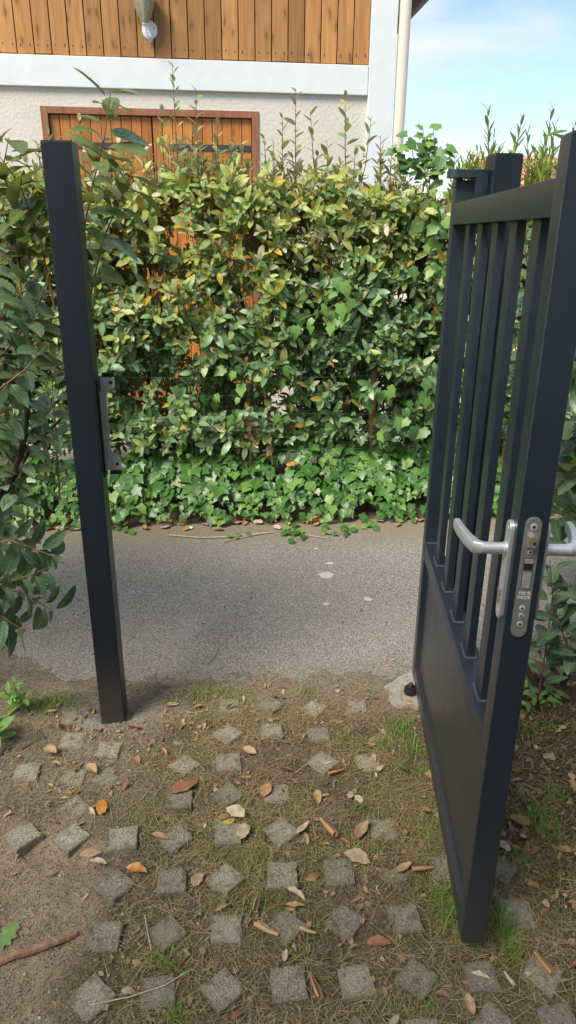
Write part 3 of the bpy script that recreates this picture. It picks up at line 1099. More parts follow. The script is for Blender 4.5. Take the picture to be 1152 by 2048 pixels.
lamp = thing('wall_lamp', 'white lantern wall lamp with a smoked glass shade on the pine boards', 'lamp', HF(-1.058, -0.013, 2.985), H_YAW)
LX, LY = -.026, -.085
b = MB()
b.lathe([(.056, 0), (.056, .006), (.050, .012), (.0, .013)], 24, (0, 0, 0), 'Y')
bmesh.ops.scale(b.bm, vec=(1.0, -1, 1.08), verts=b.bm.verts)
wp = b.build('wall_plate', M['white'], lamp, True)
for sx_ in (-.034, .034):
    b = MB()
    b.box(sx_ - .003, sx_ + .003, -.0155, -.0135, .008, .014)
    b.build('screw', M['dark_steel'], wp)
b = MB()
b.tube([(.004, -.008, -.034), (.002, -.035, -.066), (-.012, -.070, -.060), (LX, LY, -.025), (LX, LY, .012)], [.020, .018, .012, .009, .010], 12)
b.lathe([(.0, -.084), (.010, -.081), (.015, -.072), (.012, -.060), (.0, -.056)], 14, (.002, -.030, 0))
b.lathe([(.012, .006), (.020, .012), (.023, .022)], 14, (LX, LY, 0))
b.build('arm', M['white'], lamp, True)
b = MB()
pro = [(.024, .022), (.036, .045), (.056, .085), (.070, .125), (.079, .165), (.082, .195)]
b.lathe(pro + [(r - .0025, h) for r, h in pro[::-1]], 8, (LX, LY, 0))
b.build('lamp_shade', M['glass'], lamp, False)
b = MB()
b.lathe([(.016, .024), (.017, .03), (.017, .080), (.021, .084), (.021, .092), (.031, .122), (.033, .14), (.027, .16), (.012, .172), (.0, .174)], 16, (LX, LY, 0))
b.build('bulb', M['bulb'], lamp, True)
b = MB()
b.lathe([(.083, .193), (.098, .197), (.098, .205), (.070, .235), (.03, .265), (.012, .285), (.0, .29)], 8, (LX, LY, 0))
b.build('lamp_cap', M['white'], lamp)

# neighbouring house on the far right
nb = thing('neighbour_house', 'distant house whose pink tiled roof shows above the bushes at the right', 'house', (8.1, 17.5, -0.22), R_(-8))
b = MB()
b.box(-3.4, 4, 0, 5, 0, 2.7)
b.build('wall', M['render'], nb)
b = MB()
nt_, ns_ = 26, 9
sl = R_(19)
b.prism([(-3.7, 2.68), (4.3, 2.68), (4.3, 2.74), (-3.7, 2.74)], 0.01, Matrix.Rotation(PI / 2, 4, 'X'))
vs = [b.bm.verts.new(p) for p in ((-3.7, -.35, 2.66), (4.3, -.35, 2.66), (4.3, 2.7, 2.66 + 3.05 * math.tan(sl)), (-3.7, 2.7, 2.66 + 3.05 * math.tan(sl)), (4.3, 5.7, 2.66), (-3.7, 5.7, 2.66))]
b.bm.faces.new(vs[:4])
b.bm.faces.new((vs[3], vs[2], vs[4], vs[5]))
nroof = b.build('roof', M['tile'], nb)
tm = MB()
wv = []
for kk in range(7):
    a = PI * kk / 6
    wv.append((-.105 * math.cos(a), .055 * math.sin(a)))
va = [tm.bm.verts.new((x, 0, z + .012)) for x, z in wv]
vb = [tm.bm.verts.new((x * .85, .42, z * .85)) for x, z in wv]
for kk in range(6):
    tm.bm.faces.new((va[kk], va[kk + 1], vb[kk + 1], vb[kk]))
t0_ = tm.build('roof_tile', M['tile'], nroof)
cnt = 0
for r in range(9):
    for q in range(30):
        o = t0_ if cnt == 0 else link('roof_tile', t0_.data, nroof)
        cnt += 1
        d = -.35 + r * .33
        o.location = (-3.6 + q * .225, d, 2.665 + (d + .35) * math.tan(sl))
        o.rotation_euler = (sl, 0, R_(random.uniform(-1.5, 1.5)))

# ------------------------------------------------------------------ LEFT POST
ROW_YAW = R_(3.7)
lp = thing('gate_post', 'anthracite square gate post standing alone at the left with a strike plate', 'gate post', (-0.607, 2.086, -0.01), ROW_YAW)
b = MB()
b.box(-.04, .04, -.04, .04, -0.03, 1.826, 0.005, 3)
b.build('post', M['post'], lp, True)
b = MB()
b.box(-.0375, .0375, -.0375, .0375, 1.8262, 1.8285, 0.001, 1)
b.build('post_cap', M['paint'], lp)
# strike: black backing strip, steel rails, lug plate with two eared ends
sp_ = thing('strike_plate', 'grey steel strike plate with two eared lugs screwed to the left post', 'strike plate', (-0.607, 2.086, -0.01), ROW_YAW)
b = MB()
b.box(.0402, .0445, -.006, .036, .905, 1.205, .0015)
b.build('backing_strip', M['black'], sp_)
b = MB()
b.box(.0446, .0500, -.002, .003, .925, 1.170, .0015)
b.box(.0446, .0490, .010, .014, .925, 1.170, .0015)
b.build('rail', M['steel'], sp_)
out = [(.046, .918), (.088, .918), (.088, .952), (.080, .966), (.067, .974), (.061, .985), (.060, 1.00), (.060, 1.14), (.062, 1.156), (.070, 1.168), (.086, 1.176), (.088, 1.184), (.088, 1.207), (.046, 1.207)]
b = MB()
b.prism(out, 0.004, Matrix.Translation((0, .030, 0)) @ Matrix.Rotation(PI / 2, 4, 'X'), bev=.0008)
pl_ = b.build('lug_plate', M['zinc'], sp_)
for zz in (.938, 1.192):
    b = MB()
    b.lathe([(.0052, 0), (.0052, .0012)], 14, (.077, .0252, zz), 'Y')
    b.build('screw_hole', M['black'], pl_)
for z0, z1 in ((.904, .917), (1.208, 1.221)):
    b = MB()
    b.box(.052, .0885, .0262, .034, z0, z1, .002)
    b.build('buffer', M['black'], pl_)
for zz in (.94, .955, 1.155):
    b = MB()
    b.lathe([(.003, 0), (.002, .002)], 10, (.0535, .008, zz), 'X')
    b.build('screw', M['steel'], sp_, True)

# ------------------------------------------------------------------ GATE
GA = Vector((0.416, 1.194, 0.05))
gyaw = math.atan2(.9985, .0552)
gate = thing('gate', 'anthracite metal garden gate standing open with five vertical bars over a solid panel', 'gate', (GA.x, GA.y, 0), gyaw)
# local frame: x away from the latch edge, y to the left face (0) and -T, z up
T = 0.056
GL, ZB, ZT = 1.119, 0.05, 1.745
for x0, x1 in ((0, .0525), (1.0645, GL)):
    b = MB()
    b.box(x0, x1, -T, 0, ZB, ZT, .0035, 3)
    b.build('stile', M['paint'], gate, True)
    b = MB()
    b.box(x0 + .004, x1 - .004, -T + .004, -.004, ZT + .0002, ZT + .002, .0008, 1)
    b.build('end_cap', M['paint'], gate)
for nm, z0, z1 in (('bottom_rail', ZB + .0005, .103), ('middle_rail', .548, .607), ('top_rail', 1.628, 1.686)):
    b = MB()
    b.box(.0527, 1.0643, -T + .0012, -.0012, z0, z1, .002, 2)
    b.build(nm, M['paint'], gate, True)
b = MB()
b.box(.0527, 1.0643, -.039, -.016, .1032, .5478)
b.build('infill_panel', M['paint'], gate)
bb = MB()
bb.box(0, .060, -.038, -.018, .6072, 1.6278, .0025, 2)
b0 = bb.build('baluster', M['paint'], gate, True)
wb = MB()
for z in (.6085,):
    q = [(-.003, -.041), (.063, -.041), (.063, -.015), (-.003, -.015), (-.003, -.041)]
    for (xa, ya), (xc, yc) in zip(q, q[1:]):
        wb.tube([(xa, ya, z), ((xa + xc) / 2, (ya + yc) / 2, z + .0008), (xc, yc, z)], [.0035, .0042, .0035], 6)
w0 = wb.build('weld_bead', M['weld'], b0, True)
for k in range(5):
    x0 = .0525 + .1177 + k * .1777
    if k == 0:
        o = b0
    else:
        o = link('baluster', b0.data, gate)
        link('weld_bead', w0.data, o)
    o.location = (x0, 0, 0)
# weld fillets where the far stile meets the rails
b = MB()
b.tube([(1.062, -.004, .6085), (1.062, -.052, .6085)], .0035, 6)
b.build('weld_bead', M['weld'], gate, True)


def stadium(w, h, n=9):
    r = w / 2
    o = []
    for k in range(n + 1):
        a = PI * k / n
        o.append((r * math.cos(a), h / 2 - r + r * math.sin(a)))
    for k in range(n + 1):
        a = PI + PI * k / n
        o.append((r * math.cos(a), -h / 2 + r + r * math.sin(a)))
    return o


# lock face on the latch edge (plane x = 0, facing -x)
LZ = 1.005
MF = Matrix(((0, 0, -1, 0.0), (-1, 0, 0, -T / 2), (0, 1, 0, LZ), (0, 0, 0, 1)))   # outline x -> right as seen, extrude towards the viewer
b = MB()
b.prism(stadium(.030, .248), .004, MF, bev=.0012)
lock = b.build('lock_plate', M['steel'], gate, True)


def on_face(x, z, d):
    """point on the lock face: x to the right as seen from the latch side"""
    return Vector((-d, -T / 2 - x, LZ + z))


def face_disc(r, d0, d1, x, z, name, mat, parent, n=16):
    b = MB()
    prof = [(r, 0), (r, (d1 - d0) * .7), (r * .85, d1 - d0)]
    b.lathe(prof, n, (0, 0, 0), 'X')
    bmesh.ops.scale(b.bm, vec=(-1, 1, 1), verts=b.bm.verts)
    bmesh.ops.translate(b.bm, vec=on_face(x, z, d0), verts=b.bm.verts)
    return b.build(name, mat, parent, True)


for z, r in ((.106, .0068), (.056, .005), (-.060, .0058), (-.076, .0052), (-.094, .0058)):
    face_disc(r, .0042, .0052, 0, z, 'screw', M['zinc'], lock)
    face_disc(r * .45, .0053, .0057, 0, z, 'screw_socket', M['black'], lock, 6)
b = MB()
b.prism([(-.009, -.010), (.004, -.012), (.009, -.004), (.009, .008), (.0, .013), (-.009, .010)], .012, Matrix.Translation((-.0042, -T / 2, LZ + .079)) @ MF.to_3x3().to_4x4(), bev=.0015)
lat = b.build('latch_bolt', M['brass'], lock, True)
face_disc(.003, .0163, .0168, .002, .078, 'latch_hole', M['black'], lock, 10)
b = MB()
b.prism([(-.0085, -.031), (.0085, -.031), (.0085, .031), (-.0085, .031)], .0008, Matrix.Translation((-.0041, -T / 2, LZ + .014)) @ MF.to_3x3().to_4x4())
b.build('bolt_slot', M['black'], lock)
b = MB()
for k in range(7):
    x0 = -.0075 + k * .0022
    b.prism([(x0, -.028), (x0 + .0014, -.028), (x0 + .0014, .002), (x0, .008)], .0022, Matrix.Translation((-.0049, -T / 2, LZ + .012)) @ MF.to_3x3().to_4x4())
    b.prism([(x0, .022), (x0 + .0014, .022), (x0 + .0014, .031), (x0, .031)], .0022, Matrix.Translation((-.0049, -T / 2, LZ + .012)) @ MF.to_3x3().to_4x4())
b.build('hook_bolt', M['zinc'], lock)
for txt, z in (('100 %', -.0315), ('INOX', -.0405)):
    cu = bpy.data.curves.new('lettering', 'FONT')
    cu.body = txt
    cu.size = .0095
    cu.align_x = 'CENTER'
    cu.extrude = .00015
    tmp = bpy.data.objects.new('tmp', cu)
    COL.objects.link(tmp)
    bpy.context.view_layer.update()
    me = bpy.data.meshes.new_from_object(tmp)
    bpy.data.objects.remove(tmp)
    me.transform(Matrix.Translation((-.0043, -T / 2, LZ + z)) @ MF.to_3x3().to_4x4())
    me.materials.clear()
    me.materials.append(M['text'])
    link('lettering', me, lock)

# lever handles and long plates on both faces
for side in (1, -1):
    yf = 0.0 if side == 1 else -T
    MS = Matrix(((1, 0, 0, .0285), (0, 0, side, yf + side * .0004), (0, side, 0, 1.008), (0, 0, 0, 1)))
    if side == -1:
        MS = Matrix(((1, 0, 0, .0285), (0, 0, -1, yf - .0004), (0, 1, 0, 1.008), (0, 0, 0, 1)))
    b = MB()
    b.prism(stadium(.032, .205), .008, MS, bev=.0015)
    hp = b.build('handle_plate', M['alu'], gate, True)
    for zz in (1.094, .922):
        b = MB()
        b.lathe([(.0045, 0), (.0035, .0012)], 12, (.0285, 0, zz), 'Y')
        if side == -1: bmesh.ops.scale(b.bm, vec=(1, -1, 1), verts=b.bm.verts)
        bmesh.ops.translate(b.bm, vec=(0, yf + side * .0086, 0), verts=b.bm.verts)
        b.build('screw', M['zinc'], hp, True)
    b = MB()
    b.prism([(-.005, -.016), (.005, -.016), (.005, 0), (.0085, .006), (.0085, .014), (0, .018), (-.0085, .014), (-.0085, .006), (-.005, 0)], .003,
            Matrix.Translation((.0285, yf + side * .0086, .955)) @ MS.to_3x3().to_4x4(), bev=.0006)
    b.build('lock_cylinder', M['brass'], hp)
    # lever: round neck, then an angular grip pointing away from the latch edge
    b = MB()
    y0 = yf + side * .0085
    b.lathe([(.0135, 0), (.0135, .004), (.0115, .005), (.0115, .046)], 18, (0, 0, 0), 'Y')
    if side == -1: bmesh.ops.scale(b.bm, vec=(1, -1, 1), verts=b.bm.verts)
    bmesh.ops.translate(b.bm, vec=(.0285, y0, 1.053), verts=b.bm.verts)
    # grip: swept rounded bar
    path = [(.0285, .041, 1.053), (.0325, .0545, 1.0533), (.060, .0645, 1.055), (.100, .0715, 1.057), (.134, .074, 1.058)]
    ring_prev = None
    hws = [.0118, .0140, .0125, .0115, .0100]
    hhs = [.0115, .0130, .0130, .0125, .0115]
    pts = [Vector((x, yf + side * (.0085 + y), z)) for x, y, z in path]
    rings = []
    for i, p in enumerate(pts):
        d = (pts[min(i + 1, 4)] - pts[max(i - 1, 0)]).normalized()
        sd = d.cross(Vector((0, 0, 1))).normalized()
        ring = []
        for k in range(12):
            a = 2 * PI * k / 12
            ca_, sa_ = math.cos(a), math.sin(a)
            ca_ = math.copysign(abs(ca_) ** .6, ca_)
            sa_ = math.copysign(abs(sa_) ** .6, sa_)
            ring.append(b.bm.verts.new(p + sd * hws[i] * ca_ * .75 + Vector((0, 0, 1)) * hhs[i] * sa_))
        rings.append(ring)
    for r0, r1 in zip(rings, rings[1:]):
        for k in range(12):
            b.bm.faces.new((r0[k], r0[(k + 1) % 12], r1[(k + 1) % 12], r1[k]))
    b.bm.faces.new(rings[0][::-1])
    b.bm.faces.new(rings[-1])
    lv = b.build('lever_handle', M['alu'], gate, True)
    b = MB()
    b.lathe([(.0032, 0), (.0032, .0008)], 10, (0, 0, 0), 'X')
    bmesh.ops.scale(b.bm, vec=(-1, 1, 1), verts=b.bm.verts)
    bmesh.ops.translate(b.bm, vec=(.0285 - .0093, y0 + side * .016, 1.050), verts=b.bm.verts)
    b.build('grub_screw', M['black'], lv)

# hinge post with bracket and pivot
hp_ = thing('hinge_post', 'anthracite square post behind the open gate carrying the hinge arm', 'gate post', (0.6035, 2.245, 0), ROW_YAW)
b = MB()
b.box(-.041, .041, -.041, .041, -0.03, 1.811, 0.005, 3)
b.build('post', M['post'], hp_, True)
b = MB()
b.box(-.038, .038, -.038, .038, 1.8112, 1.8135, .001, 1)
b.build('post_cap', M['paint'], hp_)
b = MB()
arm = [(-.043, -.030), (-.043, .030)] + [(-.125 + .030 * math.cos(PI / 2 + PI * k / 8), .030 * math.sin(PI / 2 + PI * k / 8)) for k in range(9)]
b.prism(arm, .021, Matrix.Translation((-.0, .022, 1.7525)), bev=.002)
b.build('hinge_arm', M['paint'], hp_, True)
b = MB()
b.box(-.078, -.0415, -.008, .052, 1.62, 1.7520, .002)
b.build('arm_bracket', M['paint'], hp_)
b = MB()
b.lathe([(.009, 1.7472), (.009, 1.7523)], 12, (-.120, .022, 0))
b.lathe([(.014, 1.7470), (.014, 1.7490)], 12, (-.120, .022, 0))
b.build('hinge_pin', M['black'], hp_, True)
# lower pivot on the concrete
pv = thing('pivot_bearing', 'small round black floor pivot under the far foot of the gate', 'hinge', (0.463, 2.235, 0.004), 0)
b = MB()
b.lathe([(.022, 0), (.024, .004), (.024, .020), (.021, .026), (.012, .027)], 20)
b.build('bearing_ring', M['black'], pv, True)
b = MB()
b.lathe([(.009, .0272), (.009, .043), (.006, .045)], 12)
b.build('pivot_pin', M['dark_steel'], pv, True)

# ------------------------------------------------------------------ unseen foliage added behind and above the camera to shade gate and ground
its = []
random.seed(3)
for _ in range(1900):
    x, z = random.uniform(-3.2, 3.2), random.uniform(.1, 3.4)
    its.append((np.array([x, -2.0 - random.uniform(0, 1.2), z]), frame([random.gauss(0, .6), .3, random.gauss(-.2, .5)], [random.gauss(0, .4), .6, .8]) * random.uniform(.25, .4), random.randrange(4), 0))
for _ in range(1000):
    x, y = random.uniform(-3.4, 2.4), random.uniform(-3.2, -.35)
    its.append((np.array([x, y + .25 * nz(x, y, 3, 1.2), random.uniform(3.0, 4.4)]), frame(RNG.normal(0, 1, 3), [random.gauss(0, .5), random.gauss(0, .5), .9]) * random.uniform(.22, .38), random.randrange(4), 0))
tag(scatter_mesh('unseen_shade_foliage', BIG, its, [M['l_big']]), kind='stuff')

# ------------------------------------------------------------------ WIRE FENCE in the hedge
wf = thing('wire_fence', 'thin green wire mesh fence running through the front of the hedge', 'fence', (0, 4.2, 0), LANE_YAW)
for k, z in enumerate((.37, .475, .585, .70, .81, .915, 1.02, 1.12)):
    b = MB()
    pts = [(-2.2 + q * .2, .006 * math.sin(q * 1.7 + k), z + .006 * math.sin(q * .9 + 2 * k)) for q in range(24)]
    b.tube(pts, .0013, 4)
    b.build('horizontal_wire', M['wire'], wf)
b = MB()
x = -2.2
while x < 2.4:
    b.tube([(x, .003, .02), (x + random.uniform(-.01, .01), .003, .6), (x, .003, 1.13)], .0011, 3)
    x += .10
tag(b.build('vertical_wire', M['wire'], wf), kind='stuff')
b = MB()
b.tube([(.545, .11, .0), (.535, .11, .45), (.525, .11, 1.1)], [.024, .023, .02], 8)
b.build('stake', M['bark_red'], wf, True)

# ------------------------------------------------------------------ HEDGE
hedge = thing('hedge', 'tall oleaster hedge with yellowing olive leaves along the far side of the lane', 'hedge', (0, 4.5, 0))
HO = (0, 4.5, 0)


def lane_y(x, y):
    return y + x * math.tan(LANE_YAW)


def hole(x, z):
    """leaf density 0..1 on the front face, from the gaps the photo shows"""
    d = 1.0
    for cx, cz, rx, rz, k in ((-.60, 1.56, .17, .12, .95), (-.30, 1.50, .10, .13, .9), (-.78, 1.33, .20, .10, .75), (-.52, 1.13, .12, .09, .8), (-.26, 1.2, .08, .13, .9),
                              (-.62, .93, .13, .10, .88), (-.86, .84, .10, .10, .85), (-.27, .93, .12, .10, .88), (.45, .82, .20, .13, .6), (-.1, .64, .5, .15, .88), (.42, .60, .34, .16, .85), (-.7, .66, .3, .13, .8), (.15, .86, .12, .08, .7), (.35, 1.42, .10, .08, .5), (.12, 1.35, .07, .06, .8), (.62, 1.25, .08, .07, .8)):
        r = ((x - cx) / rx) ** 2 + ((z - cz) / rz) ** 2
        if r < 1.4:
            d = min(d, 1 - k * max(0, min(1, (1.4 - r) / .8)))
    return d


def top_at(x):
    return 1.82 + .07 * nz(x, 0, 3, 2.2) + .07 * nz(x, 0, 9, 6) - (0.06 if x > .75 else 0)


HM = [M['l_olive'], M['l_green'], M['l_yellow'], M['l_cream'], M['l_dead']]


def hedge_pick(x, z):
    w = max(0, min(1, (z - 1.0) / .6 + .35 * nz(x, z, 4, 2.5) - .28 * max(-.6, min(1, (x + .15) / .6))))
    def f():
        r = random.random()
        if r < .025 + .05 * w: return 2
        if r < .06 + .13 * w: return 3
        return 0 if random.random() < .12 + .78 * w else 1
    return f


front, inner, twigs = [], [], MB()
HL = .072
random.seed(21)
cells = 0
for _ in range(9200):
    x = random.uniform(-2.4, 2.3)
    z = random.uniform(.40, 1.90)
    if z > top_at(x): continue
    if random.random() > hole(x, z) * (.72 + .95 * nz(x, z, 17, 6.0)): continue
    dep = random.random() ** 1.5 * .35
    bul = .11 * nz(x, z, 11, 3.0) + .06 * nz(x, z, 13, 8.0)
    y = lane_y(x, 4.22 + dep - bul)
    d = np.array([random.gauss(0, .5), -.95 + random.gauss(0, .3), .5 + random.gauss(0, .35)])
    ln = random.uniform(.07, .16)
    its = shoot_leaves((x, y, z), d, ln, random.randint(5, 8), HL * random.uniform(.55, 1.3), 5, hedge_pick(x, z), face=.55)
    (front if dep < .05 and -1.6 < x < 1.3 else inner).extend(its)
    dn = Vector(d).normalized()
    twigs.tube([Vector((x, y, z)) - Vector((0, -.10, .10)), Vector((x, y, z)), Vector((x, y, z)) + dn * ln], [.0028, .002, .001], 3, False)
# the flat top and the back
for _ in range(1500):
    x = random.uniform(-2.4, 2.4)
    y = lane_y(x, random.uniform(4.3, 5.0))
    z = top_at(x) - random.random() ** 2 * .3
    d = np.array([random.gauss(0, .4), -.3 + random.gauss(0, .35), .9])
    its = shoot_leaves((x, y, z - .05), d, random.uniform(.08, .16), random.randint(5, 8), .052, 5, hedge_pick(x, 1.9))
    inner.extend(its)
# dim core so the hedge is not see-through everywhere
for _ in range(5200):
    x = random.uniform(-2.4, 2.4)
    z = random.uniform(.3, 1.75) if random.random() < .65 else random.uniform(.2, .95)
    hd = 1 if x > 0 else (hole(x, z) if z > .75 else .75)
    if random.random() > hd ** 3 * .9: continue
    y = lane_y(x, random.uniform(4.6, 4.95))
    d = RNG.normal(0, 1, 3)
    inner.extend(shoot_leaves((x, y, z), d, .15, 7, .062, 5, lambda: 1))
# upright shoots above the top
tall = [(-.62, 2.42), (-.50, 2.30), (-.72, 2.25), (-.40, 2.15), (.02, 2.33), (.10, 2.22), (.28, 2.28), (.45, 2.22), (.50, 2.12), (.20, 2.1), (-.15, 2.1), (-.27, 2.06), (.36, 2.06), (.62, 2.05), (-.95, 2.1), (-1.1, 2.15), (-.85, 2.02), (.0, 2.02), (-.05, 2.2), (.57, 2.0), (-1.3, 2.1), (-1.2, 2.0)]
for x, zt in tall + [(random.uniform(-1.4, .8), random.uniform(1.90, 2.08)) for _ in range(70)] + [(random.gauss(-.5, .24), random.uniform(1.95, 2.12)) for _ in range(26)]:
    y = lane_y(x, random.uniform(4.25, 4.55))
    zb = 1.72
    lean = random.gauss(0, .05)
    twigs.tube([(x - lean, y, zb), (x - lean * .3, y, (zb + zt) / 2), (x, y, zt)], [.0035, .0028, .0012], 4, False)
    hgt = zt - zb
    its = shoot_leaves((x - lean, y, zb), (lean, random.gauss(0, .04), hgt), hgt, max(5, int(hgt / .034)), .072, 5, (lambda: random.choice((0, 0, 0, 3, 1))), beta=(40, 75), up=.3)
    front.extend(its[-4:])
    inner.extend(its[:-4])
# a clump of dead brown leaves low in the hedge
dead = []
for _ in range(34):
    p = AY(random.gauss(490, 26), random.gauss(872, 18), 4.18)
    dead.append((np.array(p), frame(RNG.normal(0, 1, 3) + np.array([0, -.3, -.6]), RNG.normal(0, 1, 3)) * random.uniform(.05, .075), random.randrange(5), 4))
inner.extend(dead)
random.shuffle(front)
leaf_objects(front[:300], OVAL, HM, hedge, HO, 'hedge')
o = scatter_mesh('foliage', OVAL, front[300:] + inner, HM, hedge, HO)
tag(o, kind='stuff')
# trunks and main branches
for (u0, v0, y0, u1, v1, y1, r) in ((548, 910, 4.33, 520, 730, 4.42, .028), (520, 730, 4.42, 470, 560, 4.5, .016), (449, 890, 4.36, 447, 760, 4.4, .013), (275, 860, 4.4, 305, 690, 4.45, .016), (305, 690, 4.45, 330, 560, 4.5, .011),
                                    (640, 890, 4.5, 650, 700, 4.5, .016), (560, 860, 4.3, 630, 840, 4.4, .014), (700, 900, 4.5, 690, 640, 4.5, .02), (860, 940, 4.5, 850, 650, 4.5, .018), (190, 690, 4.2, 270, 685, 4.2, .007), (290, 450, 4.35, 300, 590, 4.4, .006), (430, 860, 4.3, 560, 850, 4.35, .008), (60, 900, 4.4, 80, 640, 4.4, .018), (990, 950, 4.6, 1000, 640, 4.6, .02)):
    a, c = AY(u0, v0, y0), AY(u1, v1, y1)
    if v0 > 840 and abs(u1 - u0) < 60: a.z = 0.0
    mid = a.lerp(c, .5) + Vector((random.uniform(-.02, .02), 0, random.uniform(-.01, .01)))
    b = MB()
    b.tube([a - Vector(HO), mid - Vector(HO), c - Vector(HO)], [r, r * .85, r * .65], 7)
    b.build('trunk' if r > .014 else 'branch', M['bark'], hedge, True)
for q in range(46):
    a = Vector((random.uniform(-1.2, .9), 0, random.uniform(.5, 1.5)))
    a.y = lane_y(a.x, random.uniform(4.25, 4.6))
    d = Vector((random.gauss(0, .6), random.gauss(0, .2), random.uniform(.2, 1))).normalized() * random.uniform(.2, .5)
    twigs.tube([a, a + d * .5 + Vector((random.uniform(-.03, .03), 0, .02)), a + d], [.0045, .0035, .002], 4, False)
o = twigs.build('twigs', M['bark_red'], hedge)
o.location = (-HO[0], -HO[1], -HO[2])
tag(o, kind='stuff')

# ------------------------------------------------------------------ IVY along the foot of the hedge
ivy = thing('ivy', 'dark green ivy carpet covering the foot of the hedge beside the asphalt', 'ivy', (0, 4.1, 0))
IO = (0, 4.1, 0)
IM = [M['l_ivy'], M['l_ivy2']]
fr, rest = [], []
random.seed(5)
for _ in range(3600):
    x = random.uniform(-2.6, 2.8)
    f = random.random()
    # bank profile: rises from the lane edge into the hedge
    edge = 3.93 + .11 * nz(x, 0, 2, 2.2) + (.07 * nz(x, 0, 5, 9))
    y = lane_y(x, edge + f * .42)
    z = .03 + (.34 + .16 * nz(x, 1, 6, 2.6)) * (f ** .75) + random.uniform(-.02, .03)
    tilt = random.gauss(0, .35)
    a = np.array([random.gauss(0, .6), -.8, -.55 + random.gauss(0, .35)])
    nrm = np.array([random.gauss(0, .3), -.75 + random.gauss(0, .25), .75])
    s = random.uniform(.036, .09) * (0.8 if f < .25 else 1.0)
    it = (np.array([x, y, z]), frame(a, nrm) * s, random.randrange(4), 1 if random.random() < (.35 if f < .2 else .10) else 0)
    (fr if -1.25 < x < 1.1 and random.random() < .22 else rest).append(it)


def ivy_patch(u, v, ru, rv, n, y, size, young=.5):
    out = []
    for _ in range(n):
        p = AY(random.gauss(u, ru), random.gauss(v, rv), y + random.uniform(-.04, .08))
        p.y = y + random.uniform(-.04, .08)
        a = np.array([random.gauss(0, .5), -.35, -.8 + random.gauss(0, .3)])
        nrm = np.array([random.gauss(0, .55), -.8, .6 + random.gauss(0, .4)])
        out.append((np.array(p), frame(a, nrm) * size * random.uniform(.5, 1.1), random.randrange(4), 1 if random.random() < young else 0))
    return out


climb = []
for args in ((650, 610, 55, 40, 34, 4.13, .085, .8), (500, 740, 45, 22, 14, 4.12, .085, .6), (860, 520, 30, 50, 22, 4.2, .10, .75), (850, 420, 40, 60, 18, 4.25, .08, .6), (375, 870, 22, 60, 26, 4.12, .055, .8),
             (830, 860, 35, 60, 34, 4.15, .08, .3), (470, 800, 40, 25, 14, 4.15, .06, .6), (250, 800, 25, 60, 22, 4.14, .06, .3), (700, 820, 60, 30, 16, 4.2, .07, .2), (610, 380, 90, 10, 8, 4.2, .06, .3), (420, 840, 70, 50, 26, 4.2, .07, .3)):
    climb += ivy_patch(*args)
# ivy shoots standing up against the sky right of the house
random.seed(9)
vines = MB()
for (u0, v0, u1, v1, y) in ((800, 350, 790, 285, 4.25), (830, 350, 812, 262, 4.25), (850, 350, 845, 250, 4.3), (865, 345, 866, 250, 4.3), (880, 345, 895, 290, 4.3), (845, 350, 875, 275, 4.35), (815, 340, 850, 300, 4.3), (870, 360, 900, 320, 4.35)):
    a, c = AY(u0, v0, y), AY(u1, v1, y)
    vines.tube([a, a.lerp(c, .5) + Vector((.01, 0, .01)), c], [.003, .0022, .001], 4, False)
    n = 7
    for k in range(n):
        p = a.lerp(c, (k + .5) / n)
        d = np.array([random.choice((-1, 1)) * random.uniform(.4, 1), random.gauss(-.2, .4), random.uniform(-.6, .4)])
        climb.append((np.array(p), frame(d, [random.gauss(0, .4), -.7, .6]) * random.uniform(.045, .085), random.randrange(4), 1 if random.random() < .55 else 0))
for (u0, v0, u1, v1) in ((375, 980, 385, 850), (385, 850, 400, 730), (500, 960, 495, 760), (545, 930, 525, 760), (600, 640, 690, 600), (630, 660, 600, 720)):
    a, c = AY(u0, v0, 4.13), AY(u1, v1, 4.13)
    vines.tube([a, a.lerp(c, .5) + Vector((.012, 0, 0)), c], [.0028, .0025, .002], 4, False)
vo_ = vines.build('vine_stems', M['bark_red'], ivy)
vo_.location = (-IO[0], -IO[1], -IO[2])
tag(vo_, kind='stuff')
for u, v, n in ((600, 1066, 7), (470, 1070, 4), (735, 1048, 9), (690, 1052, 8), (585, 1056, 6), (650, 1058, 6), (250, 1052, 5), (800, 1036, 5)):
    for _ in range(n):
        p = G(u + random.gauss(0, 9), v + random.gauss(0, 5), .01)
        climb.append((np.array(p), frame([random.gauss(0, .7), -.8, -.1], [random.gauss(0, .3), -.4, .9]) * random.uniform(.03, .055), random.randrange(4), random.randrange(2)))
fr = climb + fr
leaf_objects(fr[:300], IVY, IM, ivy, IO, 'ivy')
tag(scatter_mesh('ivy_foliage', IVY, fr[300:] + rest, IM, ivy, IO), kind='stuff')

